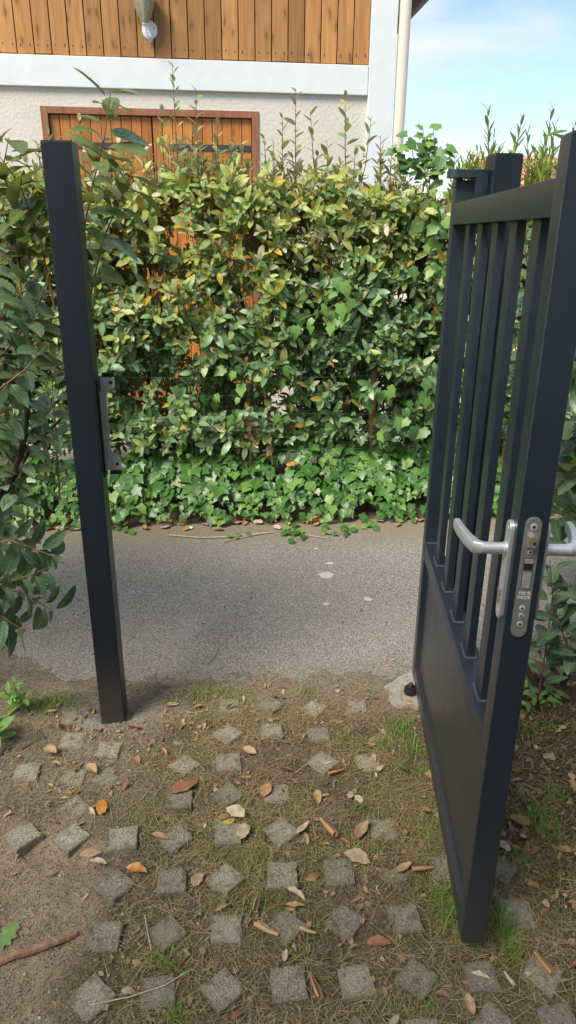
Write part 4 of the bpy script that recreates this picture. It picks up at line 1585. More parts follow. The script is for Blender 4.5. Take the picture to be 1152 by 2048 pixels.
# ------------------------------------------------------------------ big-leaved bushes left and right of the gate
def bush(name, label, cat, base, stems, extra=(), mats=None, key='big', stems_mat='bark_red', group=None):
    """stems: (list of (u, v, y) pixels along the stem, leaf length, leaves, radius, olive share, template set, beta)"""
    th = thing(name, label, cat, base, 0, group)
    items = []
    for pts, ll, n, r, olive, up in stems:
        P3 = [np.array(AY(u, v, y)) for u, v, y in pts]
        b = MB()
        nn = len(P3)
        b.tube([Vector(p) - Vector(base) for p in P3], [r * .7 * (1 - .7 * i / max(1, nn - 1)) for i in range(nn)], 6)
        b.build('stem', M[stems_mat], th, True)
        seg = [np.linalg.norm(P3[i + 1] - P3[i]) for i in range(nn - 1)]
        tot = sum(seg)
        ph = rot_any()
        n = int(n * 1.9)
        for k in range(n):
            f = (k + .6) / n * tot
            i = 0
            while i < nn - 2 and f > seg[i]:
                f -= seg[i]
                i += 1
            t = (P3[i + 1] - P3[i]) / seg[i]
            p = P3[i] + t * min(f, seg[i])
            u_ = np.cross(t, [.2, .9, .1])
            u_ /= np.linalg.norm(u_)
            v_ = np.cross(t, u_)
            ph += 2.4 + random.uniform(-.4, .4)
            rr = u_ * math.cos(ph) + v_ * math.sin(ph)
            be = R_(random.uniform(45, 85))
            a = rr * math.sin(be) + t * math.cos(be) + np.array([0, 0, -.08])
            nrm = t * math.sin(be) - rr * math.cos(be) + np.array([0, -.45, up]) + RNG.normal(0, .25, 3)
            s = ll * random.uniform(.7, 1.25)
            tipp = p + a / np.linalg.norm(a) * s * .6
            if any(-.70 < q[0] < -.52 and 1.6 < q[1] < 2.17 for q in (p, tipp)): continue
            if any(.34 < q[0] < .68 and q[1] < 2.36 for q in (p, tipp)): continue
            items.append((p + rr * .012, frame(a, nrm) * s, random.randrange(4), 1 if random.random() < olive else 0))
    items += list(extra)
    return th, items


random.seed(33)
BASE_L = (-1.05, 2.25, 0.0)
SL = [
    ([(165, 470, 2.30), (185, 370, 2.30), (208, 280, 2.30), (222, 180, 2.30)], .105, 15, .0055, .8, .3),
    ([(175, 620, 2.32), (205, 480, 2.34), (245, 390, 2.36), (262, 345, 2.36)], .11, 12, .005, .6, .3),
    ([(60, 520, 2.15), (30, 420, 2.15), (5, 340, 2.15), (18, 275, 2.15)], .10, 13, .005, .9, .3),
    ([(110, 620, 2.15), (80, 480, 2.15), (40, 370, 2.15), (-10, 300, 2.15)], .10, 12, .005, .8, .3),
    ([(30, 760, 2.15), (45, 600, 2.15), (30, 480, 2.15), (0, 420, 2.15)], .105, 14, .006, .4, .5),
    ([(-40, 760, 2.1), (30, 680, 2.1), (80, 600, 2.1), (100, 540, 2.1)], .095, 14, .006, .0, .6),
    ([(-30, 800, 2.05), (50, 740, 2.05), (95, 690, 2.05)], .095, 11, .006, .05, .6),
    ([(-60, 700, 2.1), (0, 640, 2.1), (60, 560, 2.1)], .10, 11, .006, .2, .6),
    ([(-30, 1000, 2.2), (30, 900, 2.2), (90, 830, 2.2), (120, 800, 2.2)], .085, 14, .006, .1, .6),
    ([(10, 980, 2.15), (60, 880, 2.15), (110, 870, 2.15)], .085, 10, .005, .1, .6),
    ([(-40, 860, 2.1), (10, 820, 2.1), (60, 800, 2.1)], .085, 10, .005, .1, .6),
    ([(-20, 1000, 2.15), (20, 1010, 2.15), (45, 940, 2.15)], .085, 8, .005, .3, .5),
    ([(-60, 1100, 2.0), (20, 1080, 2.0), (100, 1110, 2.0), (140, 1135, 2.0)], .085, 15, .006, .0, .7),
    ([(-50, 1200, 2.0), (40, 1180, 2.0), (110, 1225, 2.0)], .08, 12, .006, .0, .7),
    ([(-60, 1160, 1.95), (0, 1170, 1.95), (60, 1150, 1.95), (110, 1130, 1.95)], .08, 12, .006, .0, .7),
    ([(-60, 1260, 1.95), (0, 1230, 1.95), (45, 1260, 1.95)], .08, 11, .006, .0, .7),
    ([(-60, 1060, 2.05), (-10, 1050, 2.05), (30, 1040, 2.05)], .085, 9, .006, .2, .6),
    ([(-80, 900, 2.25), (-20, 780, 2.25), (20, 700, 2.25)], .09, 10, .006, .1, .6),
    ([(-70, 1290, 1.98), (-20, 1270, 1.98), (10, 1290, 1.98)], .08, 8, .006, .0, .7),
    ([(120, 1000, 2.6), (110, 850, 2.6), (100, 700, 2.6)], .085, 16, .007, .1, .6),
]
lb, items = bush('shrub', 'large leaved shrub with dark glossy leaves and tall olive shoots behind the left post', 'shrub', BASE_L, SL)
random.shuffle(items)
leaf_objects(items[:300], BIG, [M['l_big'], M['l_big_olive']], lb, BASE_L, 'big')
rest_l = items[300:]
for pts, r in (([(-70, 1330, 2.1), (0, 1000, 2.15), (45, 900, 2.15), (60, 780, 2.15)], .016), ([(-80, 1200, 2.2), (-40, 900, 2.2), (20, 700, 2.2)], .013), ([(0, 1010, 2.15), (60, 900, 2.2), (130, 830, 2.25)], .006)):
    P3 = [AY(*p) for p in pts]
    if r > .01:
        P3.insert(0, Vector((P3[0].x - .02, P3[0].y, 0)))
    b = MB()
    b.tube([p - Vector(BASE_L) for p in P3], [r * (1 - .12 * i) for i in range(len(P3))], 8)
    b.build('trunk', M['bark_dark'], lb, True)
back = []
for _ in range(1300):
    x, y, z = random.uniform(-2.2, -.80), random.uniform(2.12, 2.9), random.uniform(.35, 1.78)
    if -1.62 * y / 4.0 - .02 < x and (z < .62 or x > -.84 - .18 * (y - 2.1) * 2 or random.random() < .45): continue
    back.append((np.array([x, y, z]), frame([random.gauss(0, .6), -.5, random.gauss(-.2, .5)], [random.gauss(0, .4), -.4, .8]) * random.uniform(.07, .1), random.randrange(4), 1 if random.random() < .15 else 0))
tag(scatter_mesh('foliage', BIG, back + rest_l, [M['l_big'], M['l_big_olive']], lb, BASE_L), kind='stuff')

random.seed(44)
BASE_R = (1.05, 2.15, 0.03)
SR = [
    ([(1075, 1400, 2.0), (1095, 1280, 2.0), (1105, 1190, 2.0), (1100, 1120, 2.0)], .075, 11, .005, .0, .6),
    ([(1150, 1330, 2.0), (1120, 1250, 2.0), (1100, 1230, 2.0)], .08, 8, .005, .0, .6),
    ([(1180, 1220, 2.05), (1140, 1170, 2.05), (1110, 1175, 2.05)], .08, 9, .005, .0, .6),
    ([(1180, 1040, 2.05), (1140, 1020, 2.05), (1105, 1040, 2.05)], .09, 10, .005, .1, .6),
    ([(1200, 960, 2.0), (1155, 920, 2.0), (1120, 960, 2.0)], .11, 9, .005, .3, .6),
    ([(1200, 880, 2.0), (1150, 830, 2.0), (1130, 870, 2.0)], .11, 9, .005, .1, .6),
    ([(1200, 760, 2.1), (1150, 720, 2.1), (1135, 690, 2.1)], .10, 9, .005, .1, .6),
    ([(1220, 680, 2.0), (1170, 620, 2.0), (1140, 560, 2.0)], .10, 9, .005, .1, .6),
    ([(1190, 1300, 2.1), (1150, 1270, 2.1), (1080, 1300, 2.1)], .075, 10, .005, .0, .6),
    ([(1100, 760, 2.7), (1070, 620, 2.7), (1050, 500, 2.7), (1045, 440, 2.7)], .10, 16, .006, .4, .5),
    ([(1030, 900, 2.8), (1040, 760, 2.8), (1020, 620, 2.8)], .10, 14, .006, .3, .5),
    ([(1120, 420, 2.3), (1150, 330, 2.3), (1145, 255, 2.3)], .09, 7, .005, .8, .4),
    ([(1000, 1000, 2.9), (1010, 850, 2.9), (1000, 700, 2.9)], .09, 12, .006, .2, .5),
]
rbush, items = bush('shrub', 'dark big leaved shrub behind the open gate at the right edge', 'shrub', BASE_R, SR)
leaf_objects(items[:300], BIG, [M['l_big'], M['l_big_olive']], rbush, BASE_R, 'big')
rest_r = items[300:]
back = []
for _ in range(1100):
    x, y, z = random.uniform(.98, 2.4), random.uniform(1.75, 3.2), random.uniform(.25, 1.72)
    if x < 1.12 and z < .6: continue
    back.append((np.array([x, y, z]), frame([random.gauss(0, .6), -.5, random.gauss(-.2, .5)], [random.gauss(0, .4), -.4, .8]) * random.uniform(.08, .12), random.randrange(4), 1 if random.random() < .2 else 0))
tag(scatter_mesh('foliage', BIG, back + rest_r, [M['l_big'], M['l_big_olive']], rbush, BASE_R), kind='stuff')
for pts, r in (([(1118, 1425, 2.15), (1075, 1370, 2.2), (1035, 1300, 2.25)], .022), ([(1125, 1370, 2.12), (1150, 1310, 2.1), (1185, 1200, 2.1)], .013), ([(1180, 1450, 2.1), (1190, 1200, 2.1), (1180, 800, 2.1)], .02)):
    P3 = [AY(*p) for p in pts]
    b = MB()
    b.tube([p - Vector(BASE_R) for p in P3], [r, r * .85, r * .7], 8)
    b.build('trunk', M['bark_dark'], rbush, True)
b = MB()
pk = AY(1088, 1345, 2.15)
b.tube([pk + Vector((-.045, 0, .004)), pk + Vector((-.03, 0, .012)), pk, pk + Vector((.04, 0, -.008)), pk + Vector((.055, 0, -.012))], [.014, .03, .034, .024, .008], 9)
stump = b.build('cut_stump', M['bark'], None, True)
tag(stump, 'knobbly cut root stump at the foot of the right shrub', 'stump')
# low leafy ground plants under the right shrub
lowp = thing('ground_plant', 'bright green low leafy plant under the right shrub beside the gate', 'plant', (0.98, 2.2, 0.02))
its = []
for _ in range(70):
    p = G(random.uniform(1045, 1150), random.uniform(1360, 1450), .03)
    its.append((np.array(p) + np.array([0, .1, random.uniform(0, .05)]), frame([random.gauss(0, .7), -.5, .1], [random.gauss(0, .3), -.4, 1]) * random.uniform(.03, .05), random.randrange(4), 0))
leaf_objects(its, BIG, [M['l_ivy2']], lowp, (0.98, 2.2, 0.02), 'low')

# narrow-leaved bush behind the hinge post, against the sky
random.seed(55)
nbz = thing('shrub', 'sunlit narrow leaved bush behind the hinge post rising against the sky', 'shrub', (1.3, 4.4, 0))
NO = (1.3, 4.4, 0)
st, its = MB(), []
for (u, v) in ((975, 218), (955, 300), (990, 260), (1000, 290), (1045, 235), (1055, 265), (1030, 285), (1105, 212), (1110, 250), (1090, 275), (1075, 300), (1020, 300), (945, 320), (985, 310), (1060, 310), (1130, 280), (1150, 250), (1100, 310), (925, 335), (1010, 320), (1040, 320), (1085, 320), (1120, 320), (960, 330), (1140, 300), (1065, 330)) + tuple((random.uniform(905, 1000), random.uniform(300, 345)) for _ in range(22)) + tuple((random.uniform(1040, 1150), random.uniform(295, 350)) for _ in range(16)):
    y = random.uniform(4.2, 4.7)
    c = AY(u, v, y)
    a = Vector((c.x + random.gauss(0, .05), y, max(1.55, c.z - .55)))
    st.tube([a, a.lerp(c, .5), c], [.005, .004, .0015], 4, False)
    hgt = (c - a).length
    its += shoot_leaves(a, c - a, hgt, int(hgt / .018), .078, 3, lambda: 0, beta=(30, 60), up=.1)
random.shuffle(its)
leaf_objects(its[:300], NARROW, [M['l_bay']], nbz, NO, 'bay')
for _ in range(1200):
    p = np.array([random.uniform(.95, 2.5), random.uniform(4.3, 5.0), random.uniform(.3, 1.85)])
    its.append((p, frame([random.gauss(0, .5), -.4, random.gauss(.3, .4)], [random.gauss(0, .4), -.5, .8]) * random.uniform(.06, .09), random.randrange(3), 0))
tag(scatter_mesh('foliage', NARROW, its[300:], [M['l_bay']], nbz, NO), kind='stuff')
o = st.build('stems', M['bark'], nbz)
o.location = (-NO[0], -NO[1], 0)
tag(o, kind='stuff')
b = MB()
b.tube([(0, 0, 0), (.02, .05, .8), (.0, .05, 1.6)], [.03, .025, .015], 7)
b.build('trunk', M['bark'], nbz, True)

# fan palm in a grey pot seen through the hedge
pot = thing('plant_pot', 'grey pot glimpsed through the gaps of the hedge in front of the door', 'pot', (-0.36, 5.2, 0.005))
b = MB()
b.lathe([(.09, 0), (.10, .02), (.13, .5), (.14, .52), (.14, .55), (.125, .55), (.12, .50), (.0, .5)], 20)
b.build('pot', M['pot'], pot, True)
palm = thing('fan_palm', 'small yellow green fan palm behind the gaps of the hedge', 'palm', (-0.55, 5.25, 0.005))
b = MB()
b.tube([(0, 0, 0), (.01, 0, .4), (0, 0, .75)], [.05, .045, .04], 8)
b.build('trunk', M['bark'], palm, True)
for (dx, dz, yaw_) in ((-.02, 1.05, 0), (.12, .98, .6), (-.15, .96, -.7), (.05, .86, .2)):
    b = MB()
    b.tube([(0, 0, .72), (dx * .5, -.03, (.72 + dz) / 2), (dx, -.06, dz)], [.006, .005, .004], 5)
    fo = b.build('frond', M['bark'], palm)
    for k in range(9):
        a = R_(-80 + 20 * k) + yaw_ * .4
        d = np.array([math.sin(a), -.25, math.cos(a)])
        leaf_objects([(np.array([dx, -.06, dz]), frame(d, [0, -1, .3]) * .2 * np.array([[.45, 1, 1]]), 0, 0)], NARROW, [M['l_bay']], fo, (0, 0, 0), 'palm', 'leaflet')

# ------------------------------------------------------------------ GRASS, STRAW, CRUMBS
def blades(name, items, mat, seg=3, parent=None, label=None):
    """items: (pos, dir, length, width, droop) ribbons joined into one object"""
    Vs, Ts = [], []
    off = 0
    for p, d, ln, w, dr in items:
        p = np.asarray(p, float)
        d = np.asarray(d, float)
        d = d / np.linalg.norm(d)
        sd = np.cross(d, [0, 0, 1.0])
        l_ = np.linalg.norm(sd)
        sd = sd / l_ if l_ > 1e-4 else np.array([1.0, 0, 0])
        bend = RNG.normal(0, .18) * sd
        for i in range(seg + 1):
            f = i / seg
            c = p + d * ln * f + np.array([0, 0, -1.0]) * dr * ln * f * f + bend * ln * f * f
            ww = w * (1 - f * .85)
            Vs.append(c - sd * ww / 2)
            Vs.append(c + sd * ww / 2)
        for i in range(seg):
            a = off + 2 * i
            Ts += [(a, a + 1, a + 3), (a, a + 3, a + 2)]
        off += 2 * (seg + 1)
    me = tri_mesh(name, np.array(Vs), np.array(Ts), [mat])
    return tag(link(name, me, parent), kind='stuff')


random.seed(66)


def paver_clear(x, y):
    for px, py, s in PAVER_XY:
        if (px - x) ** 2 + (py - y) ** 2 < .036 ** 2: return False
    return True


straw = []
tries = 0
while len(straw) < 12500 and tries < 80000:
    tries += 1
    x, y = random.uniform(-1.05, 1.05), random.uniform(.95, 2.46)
    dens = .55 + .75 * nz(x, y, 31, 3.5) + .5 * nz(x, y, 33, 11)
    if x < -.42 and y < 1.6: dens *= .08
    if x < -.35 and y > 1.6: dens *= .5
    if not paver_clear(x, y): dens *= .10
    if x > .7: dens *= .6
    if y > 2.15: dens *= .5
    if y > 2.32: dens *= .35
    if random.random() > dens: continue
    a = random.uniform(0, 2 * PI)
    up = abs(random.gauss(0, .18))
    z = max(soil_height(x, y), -.012) + random.uniform(.001, .012 if y < 2.25 else .003)
    straw.append(((x, y, z), (math.cos(a), math.sin(a), up), random.uniform(.02, .11), random.uniform(.0006, .0016), up * .9))
blades('dry_grass', straw, M['straw'])
grass = []


def tuft(x, y, n, h, spread, lean=.6):
    for _ in range(n):
        a = random.uniform(0, 2 * PI)
        l = abs(random.gauss(0, lean))
        px, py = x + random.gauss(0, spread), y + random.gauss(0, spread)
        grass.append(((px, py, soil_height(px, py)), (math.cos(a) * l, math.sin(a) * l, 1), h * random.uniform(.5, 1.25), random.uniform(.0014, .003), random.uniform(.1, .7)))


for u, v, n, h, s in ((120, 1408, 170, .035, .035), (90, 1412, 90, .03, .03), (420, 1384, 130, .03, .035), (460, 1388, 90, .028, .03), (612, 1384, 60, .025, .018), (395, 1390, 80, .03, .025), (500, 1395, 50, .025, .03), (340, 1408, 30, .025, .03),
                      (800, 1462, 110, .06, .03), (830, 1500, 70, .06, .03), (770, 1490, 40, .05, .02), (850, 1540, 50, .06, .02), (690, 1480, 40, .04, .03), (745, 1385, 18, .025, .01),
                      (905, 1830, 110, .065, .022), (885, 1790, 70, .055, .03), (935, 1870, 40, .08, .015), (1010, 1855, 90, .075, .02), (1022, 1905, 50, .06, .015), (1070, 1640, 90, .09, .03), (1100, 1680, 60, .06, .03), (1050, 1720, 40, .06, .03), (1110, 1600, 40, .08, .02),
                      (460, 1660, 40, .04, .03), (520, 1720, 60, .045, .05), (420, 1700, 50, .04, .04), (640, 1725, 60, .05, .04), (580, 1790, 60, .05, .04), (480, 1800, 50, .04, .04), (330, 1930, 70, .06, .02), (350, 2035, 50, .05, .015), (860, 1770, 70, .05, .04), (880, 1700, 50, .05, .04), (330, 1700, 40, .035, .04), (540, 1690, 40, .04, .04), (630, 1910, 60, .04, .04), (780, 2020, 40, .04, .04), (850, 2030, 40, .05, .03), (640, 1850, 40, .04, .03), (860, 1650, 70, .05, .05), (720, 1690, 50, .04, .04), (290, 1640, 50, .035, .05), (380, 1560, 40, .03, .05), (740, 1600, 60, .04, .05), (1060, 1470, 50, .06, .03), (1100, 1470, 40, .06, .03)):
    p = G(u, v)
    tuft(p.x, p.y, int(n * 1.5), h * 1.1, s)
for _ in range(620):
    x, y = random.uniform(-.9, 1.0), random.uniform(.95, 2.2)
    if x < -.42 and y < 1.6: continue
    if nz(x, y, 77, 2.5) < -.1 or not paver_clear(x, y): continue
    tuft(x, y, random.randint(1, 4), random.uniform(.02, .045), .012, .9)
blades('grass', grass, M['grass'])

# crumbs of dead leaves
chip = [(np.array([(-.3, -.5, 0), (.3, -.45, .08), (.36, .1, .16), (0, .55, .05), (-.34, .15, .12), (0, 0, -.04)]), np.array([(5, 0, 1), (5, 1, 2), (5, 2, 3), (5, 3, 4), (5, 4, 0)]), np.zeros((6, 2))),
        (np.array([(-.16, -.6, .05), (.16, -.6, .05), (.18, .6, .02), (-.18, .5, .08), (0, 0, -.05)]), np.array([(4, 0, 1), (4, 1, 2), (4, 2, 3), (4, 3, 0)]), np.zeros((5, 2)))]
its = []
n = 0
while n < 2800:
    x, y = random.uniform(-1.0, 1.15), random.uniform(.95, 2.3) if random.random() < .93 else random.uniform(2.3, 3.0)
    dens = .4 + .5 * nz(x, y, 51, 4)
    if x > .62: dens = 1
    if x < -.42 and y < 1.6: dens *= .25
    n += .5
    if random.random() > dens: continue
    n += .5
    a = random.uniform(0, 2 * PI)
    its.append((np.array([x, y, max(soil_height(x, y), -.03 if y < 2 else -.012) + random.uniform(.001, .009 if y < 2.3 else .002)]), frame([math.cos(a), math.sin(a), random.gauss(0, .3)], [random.gauss(0, .5), random.gauss(0, .5), 1]) * random.uniform(.006, .022) * (1.35 if x > .62 else 1), random.randrange(2), 0))
tag(scatter_mesh('leaf_crumbs', chip, its, [M['chips']]), kind='stuff')
LIT = [leaf_oval(.5, .25, .35, .8), leaf_oval(.4, -.3, .6, -.7), leaf_oval(.6, .3, .2, 1.2)]
its = []
while len(its) < 140:
    x, y = random.uniform(-.85, 1.15), random.uniform(.98, 2.25)
    if nz(x, y, 51, 4) < -.05 and x < .6: continue
    if x < -.42 and y < 1.6: continue
    a = random.uniform(0, 2 * PI)
    its.append((np.array([x, y, max(soil_height(x, y), -.02) + random.uniform(.004, .012)]), frame([math.cos(a), math.sin(a), random.gauss(0, .25)], [random.gauss(0, .5), random.gauss(0, .5), 1]) * random.uniform(.018, .04), random.randrange(3), random.randrange(4)))
tag(scatter_mesh('leaf_litter', LIT, its, [M['d_tan'], M['d_pale'], M['d_rust'], M['d_red']]), kind='stuff')
# pebbles
peb = []
pv_, pt_ = [], []
bmp_ = bmesh.new()
bmesh.ops.create_icosphere(bmp_, subdivisions=1, radius=1)
pvv = np.array([v.co[:] for v in bmp_.verts])
ptt = np.array([[v.index for v in f.verts] for f in bmp_.faces])
bmp_.free()
ptemp = [(pvv * np.array([1, .8, .6]), ptt, np.zeros((len(pvv), 2)))]
its = []
for _ in range(900):
    r = random.random()
    if r < .6:
        x, y = random.uniform(-.95, -.38), random.uniform(.98, 1.62)
    elif r < .75:
        p = G(random.gauss(235, 40), random.gauss(1470, 18))
        x, y = p.x, p.y
    else:
        x, y = random.uniform(-.95, .95), random.uniform(.98, 2.3)
    s = random.uniform(.0012, .0035) if random.random() < .93 else random.uniform(.004, .007)
    A = frame(RNG.normal(0, 1, 3), [random.gauss(0, .3), random.gauss(0, .3), 1]) * s
    its.append((np.array([x, y, soil_height(x, y) + s * .3]), A, 0, 0))
tag(scatter_mesh('pebbles', ptemp, its, [M['pebble']]), kind='stuff')


# ------------------------------------------------------------------ FALLEN LEAVES (each its own thing)
def fallen(u, v, ln_px, ang, mat, style, label, name='fallen_leaf', cat='fallen leaf', group=None, z=0.008, road=False):
    """ang: direction of the tip in the picture plane, degrees anticlockwise from right, as laid on the ground"""
    p = G(u, v, z)
    cd = (p - Vector(CP)).dot(Vector(_fw))
    ln = .86 * ln_px * cd / CAM_F
    if style == 'roll':
        V, Tt, U = [], [], []
        nn, mm = 6, 9
        for i in range(nn):
            f = i / (nn - 1)
            rr = .13 * (1 + .25 * math.sin(f * 5)) * (1 - .25 * f)
            for k in range(mm):
                a = -2.6 + 5.2 * k / (mm - 1)
                V.append((math.sin(a) * rr, f, .12 - math.cos(a) * rr + .02 * math.sin(7 * f)))
                U.append((.5 + a * .12, f))
        for i in range(nn - 1):
            for k in range(mm - 1):
                q = i * mm + k
                Tt += [(q, q + 1, q + mm + 1), (q, q + mm + 1, q + mm)]
        tv, tt, tu = np.array(V), np.array(Tt), np.array(U)
    else:
        wd, cu_, fo_, tw_ = {'flat': (.42, .06, .06, .15), 'wide': (.58, .12, .05, .25), 'curl': (.50, .12, .55, .6), 'fold': (.52, -.18, .7, .2), 'slim': (.27, .14, .3, .7)}[style]
        V, Tt, U = [], [], []
        nv, nu = 9, 5
        sd_ = random.uniform(0, 90)
        side = random.uniform(-.06, .06)
        for i in range(nv):
            f = i / (nv - 1)
            hw = wd / 2 * max(.025, math.sin(PI * f ** .85) ** .75) * (1 + .22 * nz(f * 5, sd_, 1))
            for k in range(nu):
                x = (k / (nu - 1) * 2 - 1)
                e_ = 1 + (.22 * nz(f * 9, sd_ + x * 3, 2) if abs(x) > .9 else 0)
                px_ = x * hw * e_
                zz_ = fo_ * abs(px_) * (1 if x > 0 else .55) - cu_ * (f - .4) ** 2 * 2 + .07 * nz(f * 4 + 3, x * 1.5 + sd_, 4) + px_ * math.sin(tw_ * (f - .3)) 
                V.append((px_ * (1 - .25 * fo_) + side * math.sin(PI * f), f, zz_))
                U.append((.5 + x * hw, f))
        for i in range(nv - 1):
            for k in range(nu - 1):
                q = i * nu + k
                Tt += [(q, q + 1, q + nu + 1), (q, q + nu + 1, q + nu)]
        tv, tt, tu = np.array(V), np.array(Tt), np.array(U)
    tv = tv - np.array([0, .5, 0])
    a = R_(ang)
    A = frame([math.cos(a), math.sin(a), random.gauss(0, .06)], [random.gauss(0, .12), random.gauss(0, .12), 1]) * ln
    V = np.einsum('ij,vj->vi', A, tv)
    V[:, 2] -= V[:, 2].min()
    me = tri_mesh(name, V, tt, [mat], None, tu)
    o = link(name, me)
    o.location = (p.x, p.y, z - .004)
    return tag(o, label, cat, group)


random.seed(77)
FL = [
    (370, 1573, 74, 35, 'd_red', 'flat', 'long reddish brown leaf lying across a paver left of centre'),
    (203, 1612, 48, 100, 'd_orange', 'wide', 'orange tan leaf on bare dusty soil below the left post'),
    (273, 1740, 52, 170, 'd_orange', 'curl', 'bright glossy orange curled leaf between two pavers'),
    (180, 1706, 50, 10, 'd_tan', 'wide', 'flat tan leaf left of the raised square paver'),
    (196, 1724, 46, 165, 'd_pale', 'slim', 'narrow pale leaf just below the flat tan leaf near the sandy hollow'),
    (532, 1577, 50, 80, 'd_rust', 'wide', 'rusty orange leaf standing against a paver in the middle'),
    (634, 1593, 44, 95, 'd_tan', 'curl', 'tan curled leaf with folded edge right of the rusty orange leaf'),
    (656, 1657, 62, 120, 'd_rust', 'roll', 'fat brown half rolled leaf in the middle row of pavers'),
    (485, 1661, 56, 80, 'd_pale', 'wide', 'pale cream oval leaf leaning beside a paver'),
    (527, 1671, 36, 95, 'd_purple', 'slim', 'small dark purple leaf beside the pale cream leaf'),
    (605, 1655, 46, 50, 'd_pale', 'fold', 'pale folded leaf with a long torn tail'),
    (612, 1676, 40, 100, 'd_tan', 'slim', 'narrow tan strip below the pale folded leaf'),
    (725, 1660, 62, 60, 'd_tan', 'fold', 'large tan leaf folded like a shell'),
    (714, 1716, 64, 160, 'd_pale', 'wide', 'pale beige leaf lying flat above a square paver'),
    (514, 1805, 48, 80, 'd_tan', 'roll', 'short thick tan roll standing between the pavers'),
    (533, 1860, 62, -28, 'd_tan', 'roll', 'straight pinkish tan roll like a cigar beside the diamond paver'),
    (616, 1862, 40, -25, 'd_tan', 'roll', 'short tan roll at the right corner of the diamond paver'),
    (632, 1974, 58, 110, 'd_rust', 'roll', 'orange brown ribbed roll right of the front square paver'),
    (592, 1786, 56, 140, 'd_pale', 'slim', 'pale twisted narrow leaf above the diamond paver'),
    (590, 1808, 46, 175, 'd_tan', 'slim', 'tan sliver under the pale twisted leaf'),
    (396, 1758, 44, 60, 'd_tan', 'wide', 'pinkish tan leaf upright between the square and diamond pavers'),
    (447, 1812, 46, 30, 'd_tan', 'slim', 'narrow tan leaf slanting above the middle paver'),
    (470, 1624, 54, 150, 'd_pale', 'wide', 'pale leaf with torn edge above the cream oval leaf'),
    (455, 1642, 34, 200, 'd_yellow', 'flat', 'yellow leaf scrap in the small cluster of coloured leaves'),
    (437, 1641, 26, 150, 'd_green', 'flat', 'small green leaf scrap in the cluster of coloured leaves'),
    (672, 1543, 38, 20, 'd_rust', 'roll', 'short brown roll on the far pavers'),
    (757, 1886, 56, 175, 'd_red', 'curl', 'reddish flat leaf right of centre in the dry grass'),
    (1041, 1640, 50, 160, 'd_rust', 'wide', 'orange brown leaf in the shade right of the gate'),
    (1087, 1926, 58, 115, 'd_rust', 'roll', 'long brown cone shaped roll at the right bottom'),
    (961, 1951, 44, 155, 'd_pale', 'slim', 'pale yellow narrow leaf on the paver under the gate'),
    (1018, 1957, 34, 110, 'd_pale', 'roll', 'small pale roll right of the paver under the gate'),
    (1094, 1511, 42, 60, 'd_pale', 'wide', 'greyish flat leaf under the right shrub'),
    (1136, 1468, 48, 75, 'd_pale', 'wide', 'pale leaf tilted at the right edge below the shrub'),
    (940, 2008, 52, 95, 'd_tan', 'fold', 'bent tan leaf at the bottom edge below the gate'),
    (1008, 1690, 40, 120, 'd_pale', 'wide', 'pale leaf just right of the gate foot'),
    (320, 1672, 52, 160, 'd_rust', 'slim', 'brown slim leaf tucked against the left of a diamond paver'),
    (499, 1500, 40, 150, 'd_tan', 'curl', 'crumpled tan leaf on the mossy far rows'),
    (100, 1502, 44, 150, 'd_tan', 'curl', 'crumpled tan leaf between far pavers at the left edge'),
    (182, 1537, 44, 140, 'd_tan', 'curl', 'crumpled brown leaf left of the bare dust'),
    (346, 1407, 30, 10, 'd_tan', 'flat', 'small tan leaf right of the left post'),
    (103, 1422, 26, 25, 'd_tan', 'flat', 'small tan leaf on green grass left of the post'),
    (817, 1405, 28, 170, 'd_tan', 'flat', 'small tan leaf on the concrete footing of the gate'),
    (866, 1553, 44, 150, 'd_rust', 'curl', 'brown curled leaf at the gate foot in green grass'),
    (845, 1737, 50, 10, 'd_tan', 'roll', 'tan roll close to the lower edge of the gate panel'),
    (808, 1735, 48, 30, 'd_tan', 'fold', 'grey tan folded leaf left of the gate panel'),
    (1072, 1700, 40, 40, 'd_red', 'curl', 'small red brown leaf right of the gate'),
    (1128, 1700, 36, 150, 'd_rust', 'curl', 'small rusty leaf at the right edge of the soil'),
    (645, 1592, 36, 20, 'd_pale', 'slim', 'pale sliver right of the tan curled leaf'),
    (700, 1588, 26, 70, 'd_pale', 'wide', 'whitish oval leaf right of the middle'),
    (717, 1596, 28, 120, 'd_pale', 'wide', 'second whitish oval leaf touching the first one'),
    (570, 1910, 30, 80, 'd_pale', 'fold', 'pale torn leaf below the diamond paver'),
    (760, 1535, 26, 60, 'd_pale', 'wide', 'pale small leaf on the far right paver'),
    (1035, 1560, 40, 20, 'd_tan', 'slim', 'tan slim leaf in the litter behind the gate'),
]
for u, v, l, a, mt, stl, lab in FL:
    fallen(u, v, l, a, M[mt], stl, lab)
# green lobed leaf at the left edge
V = [(0, -.5), (.10, -.36), (.22, -.34), (.14, -.2), (.30, -.1), (.18, .02), (.30, .16), (.14, .24), (.16, .4), (0, .5)]
outl = V + [(-x, y) for x, y in V[-2:0:-1]]
b = MB()
cen = b.bm.verts.new((0, 0, .02))
vs = [b.bm.verts.new((x, y, .06 * abs(x) - .05 * y * y)) for x, y in outl]
for k in range(len(vs)):
    b.bm.faces.new((cen, vs[k], vs[(k + 1) % len(vs)]))
bmesh.ops.scale(b.bm, vec=(.085, .085, .085), verts=b.bm.verts)
ol = b.build('oak_leaf', M['d_green'], None, True)
p = G(8, 1856)
ol.location = (p.x, p.y, soil_height(p.x, p.y) + .008)
ol.rotation_euler = (.1, .1, R_(-25))
tag(ol, 'green lobed oak leaf on the sand at the left edge', 'fallen leaf')
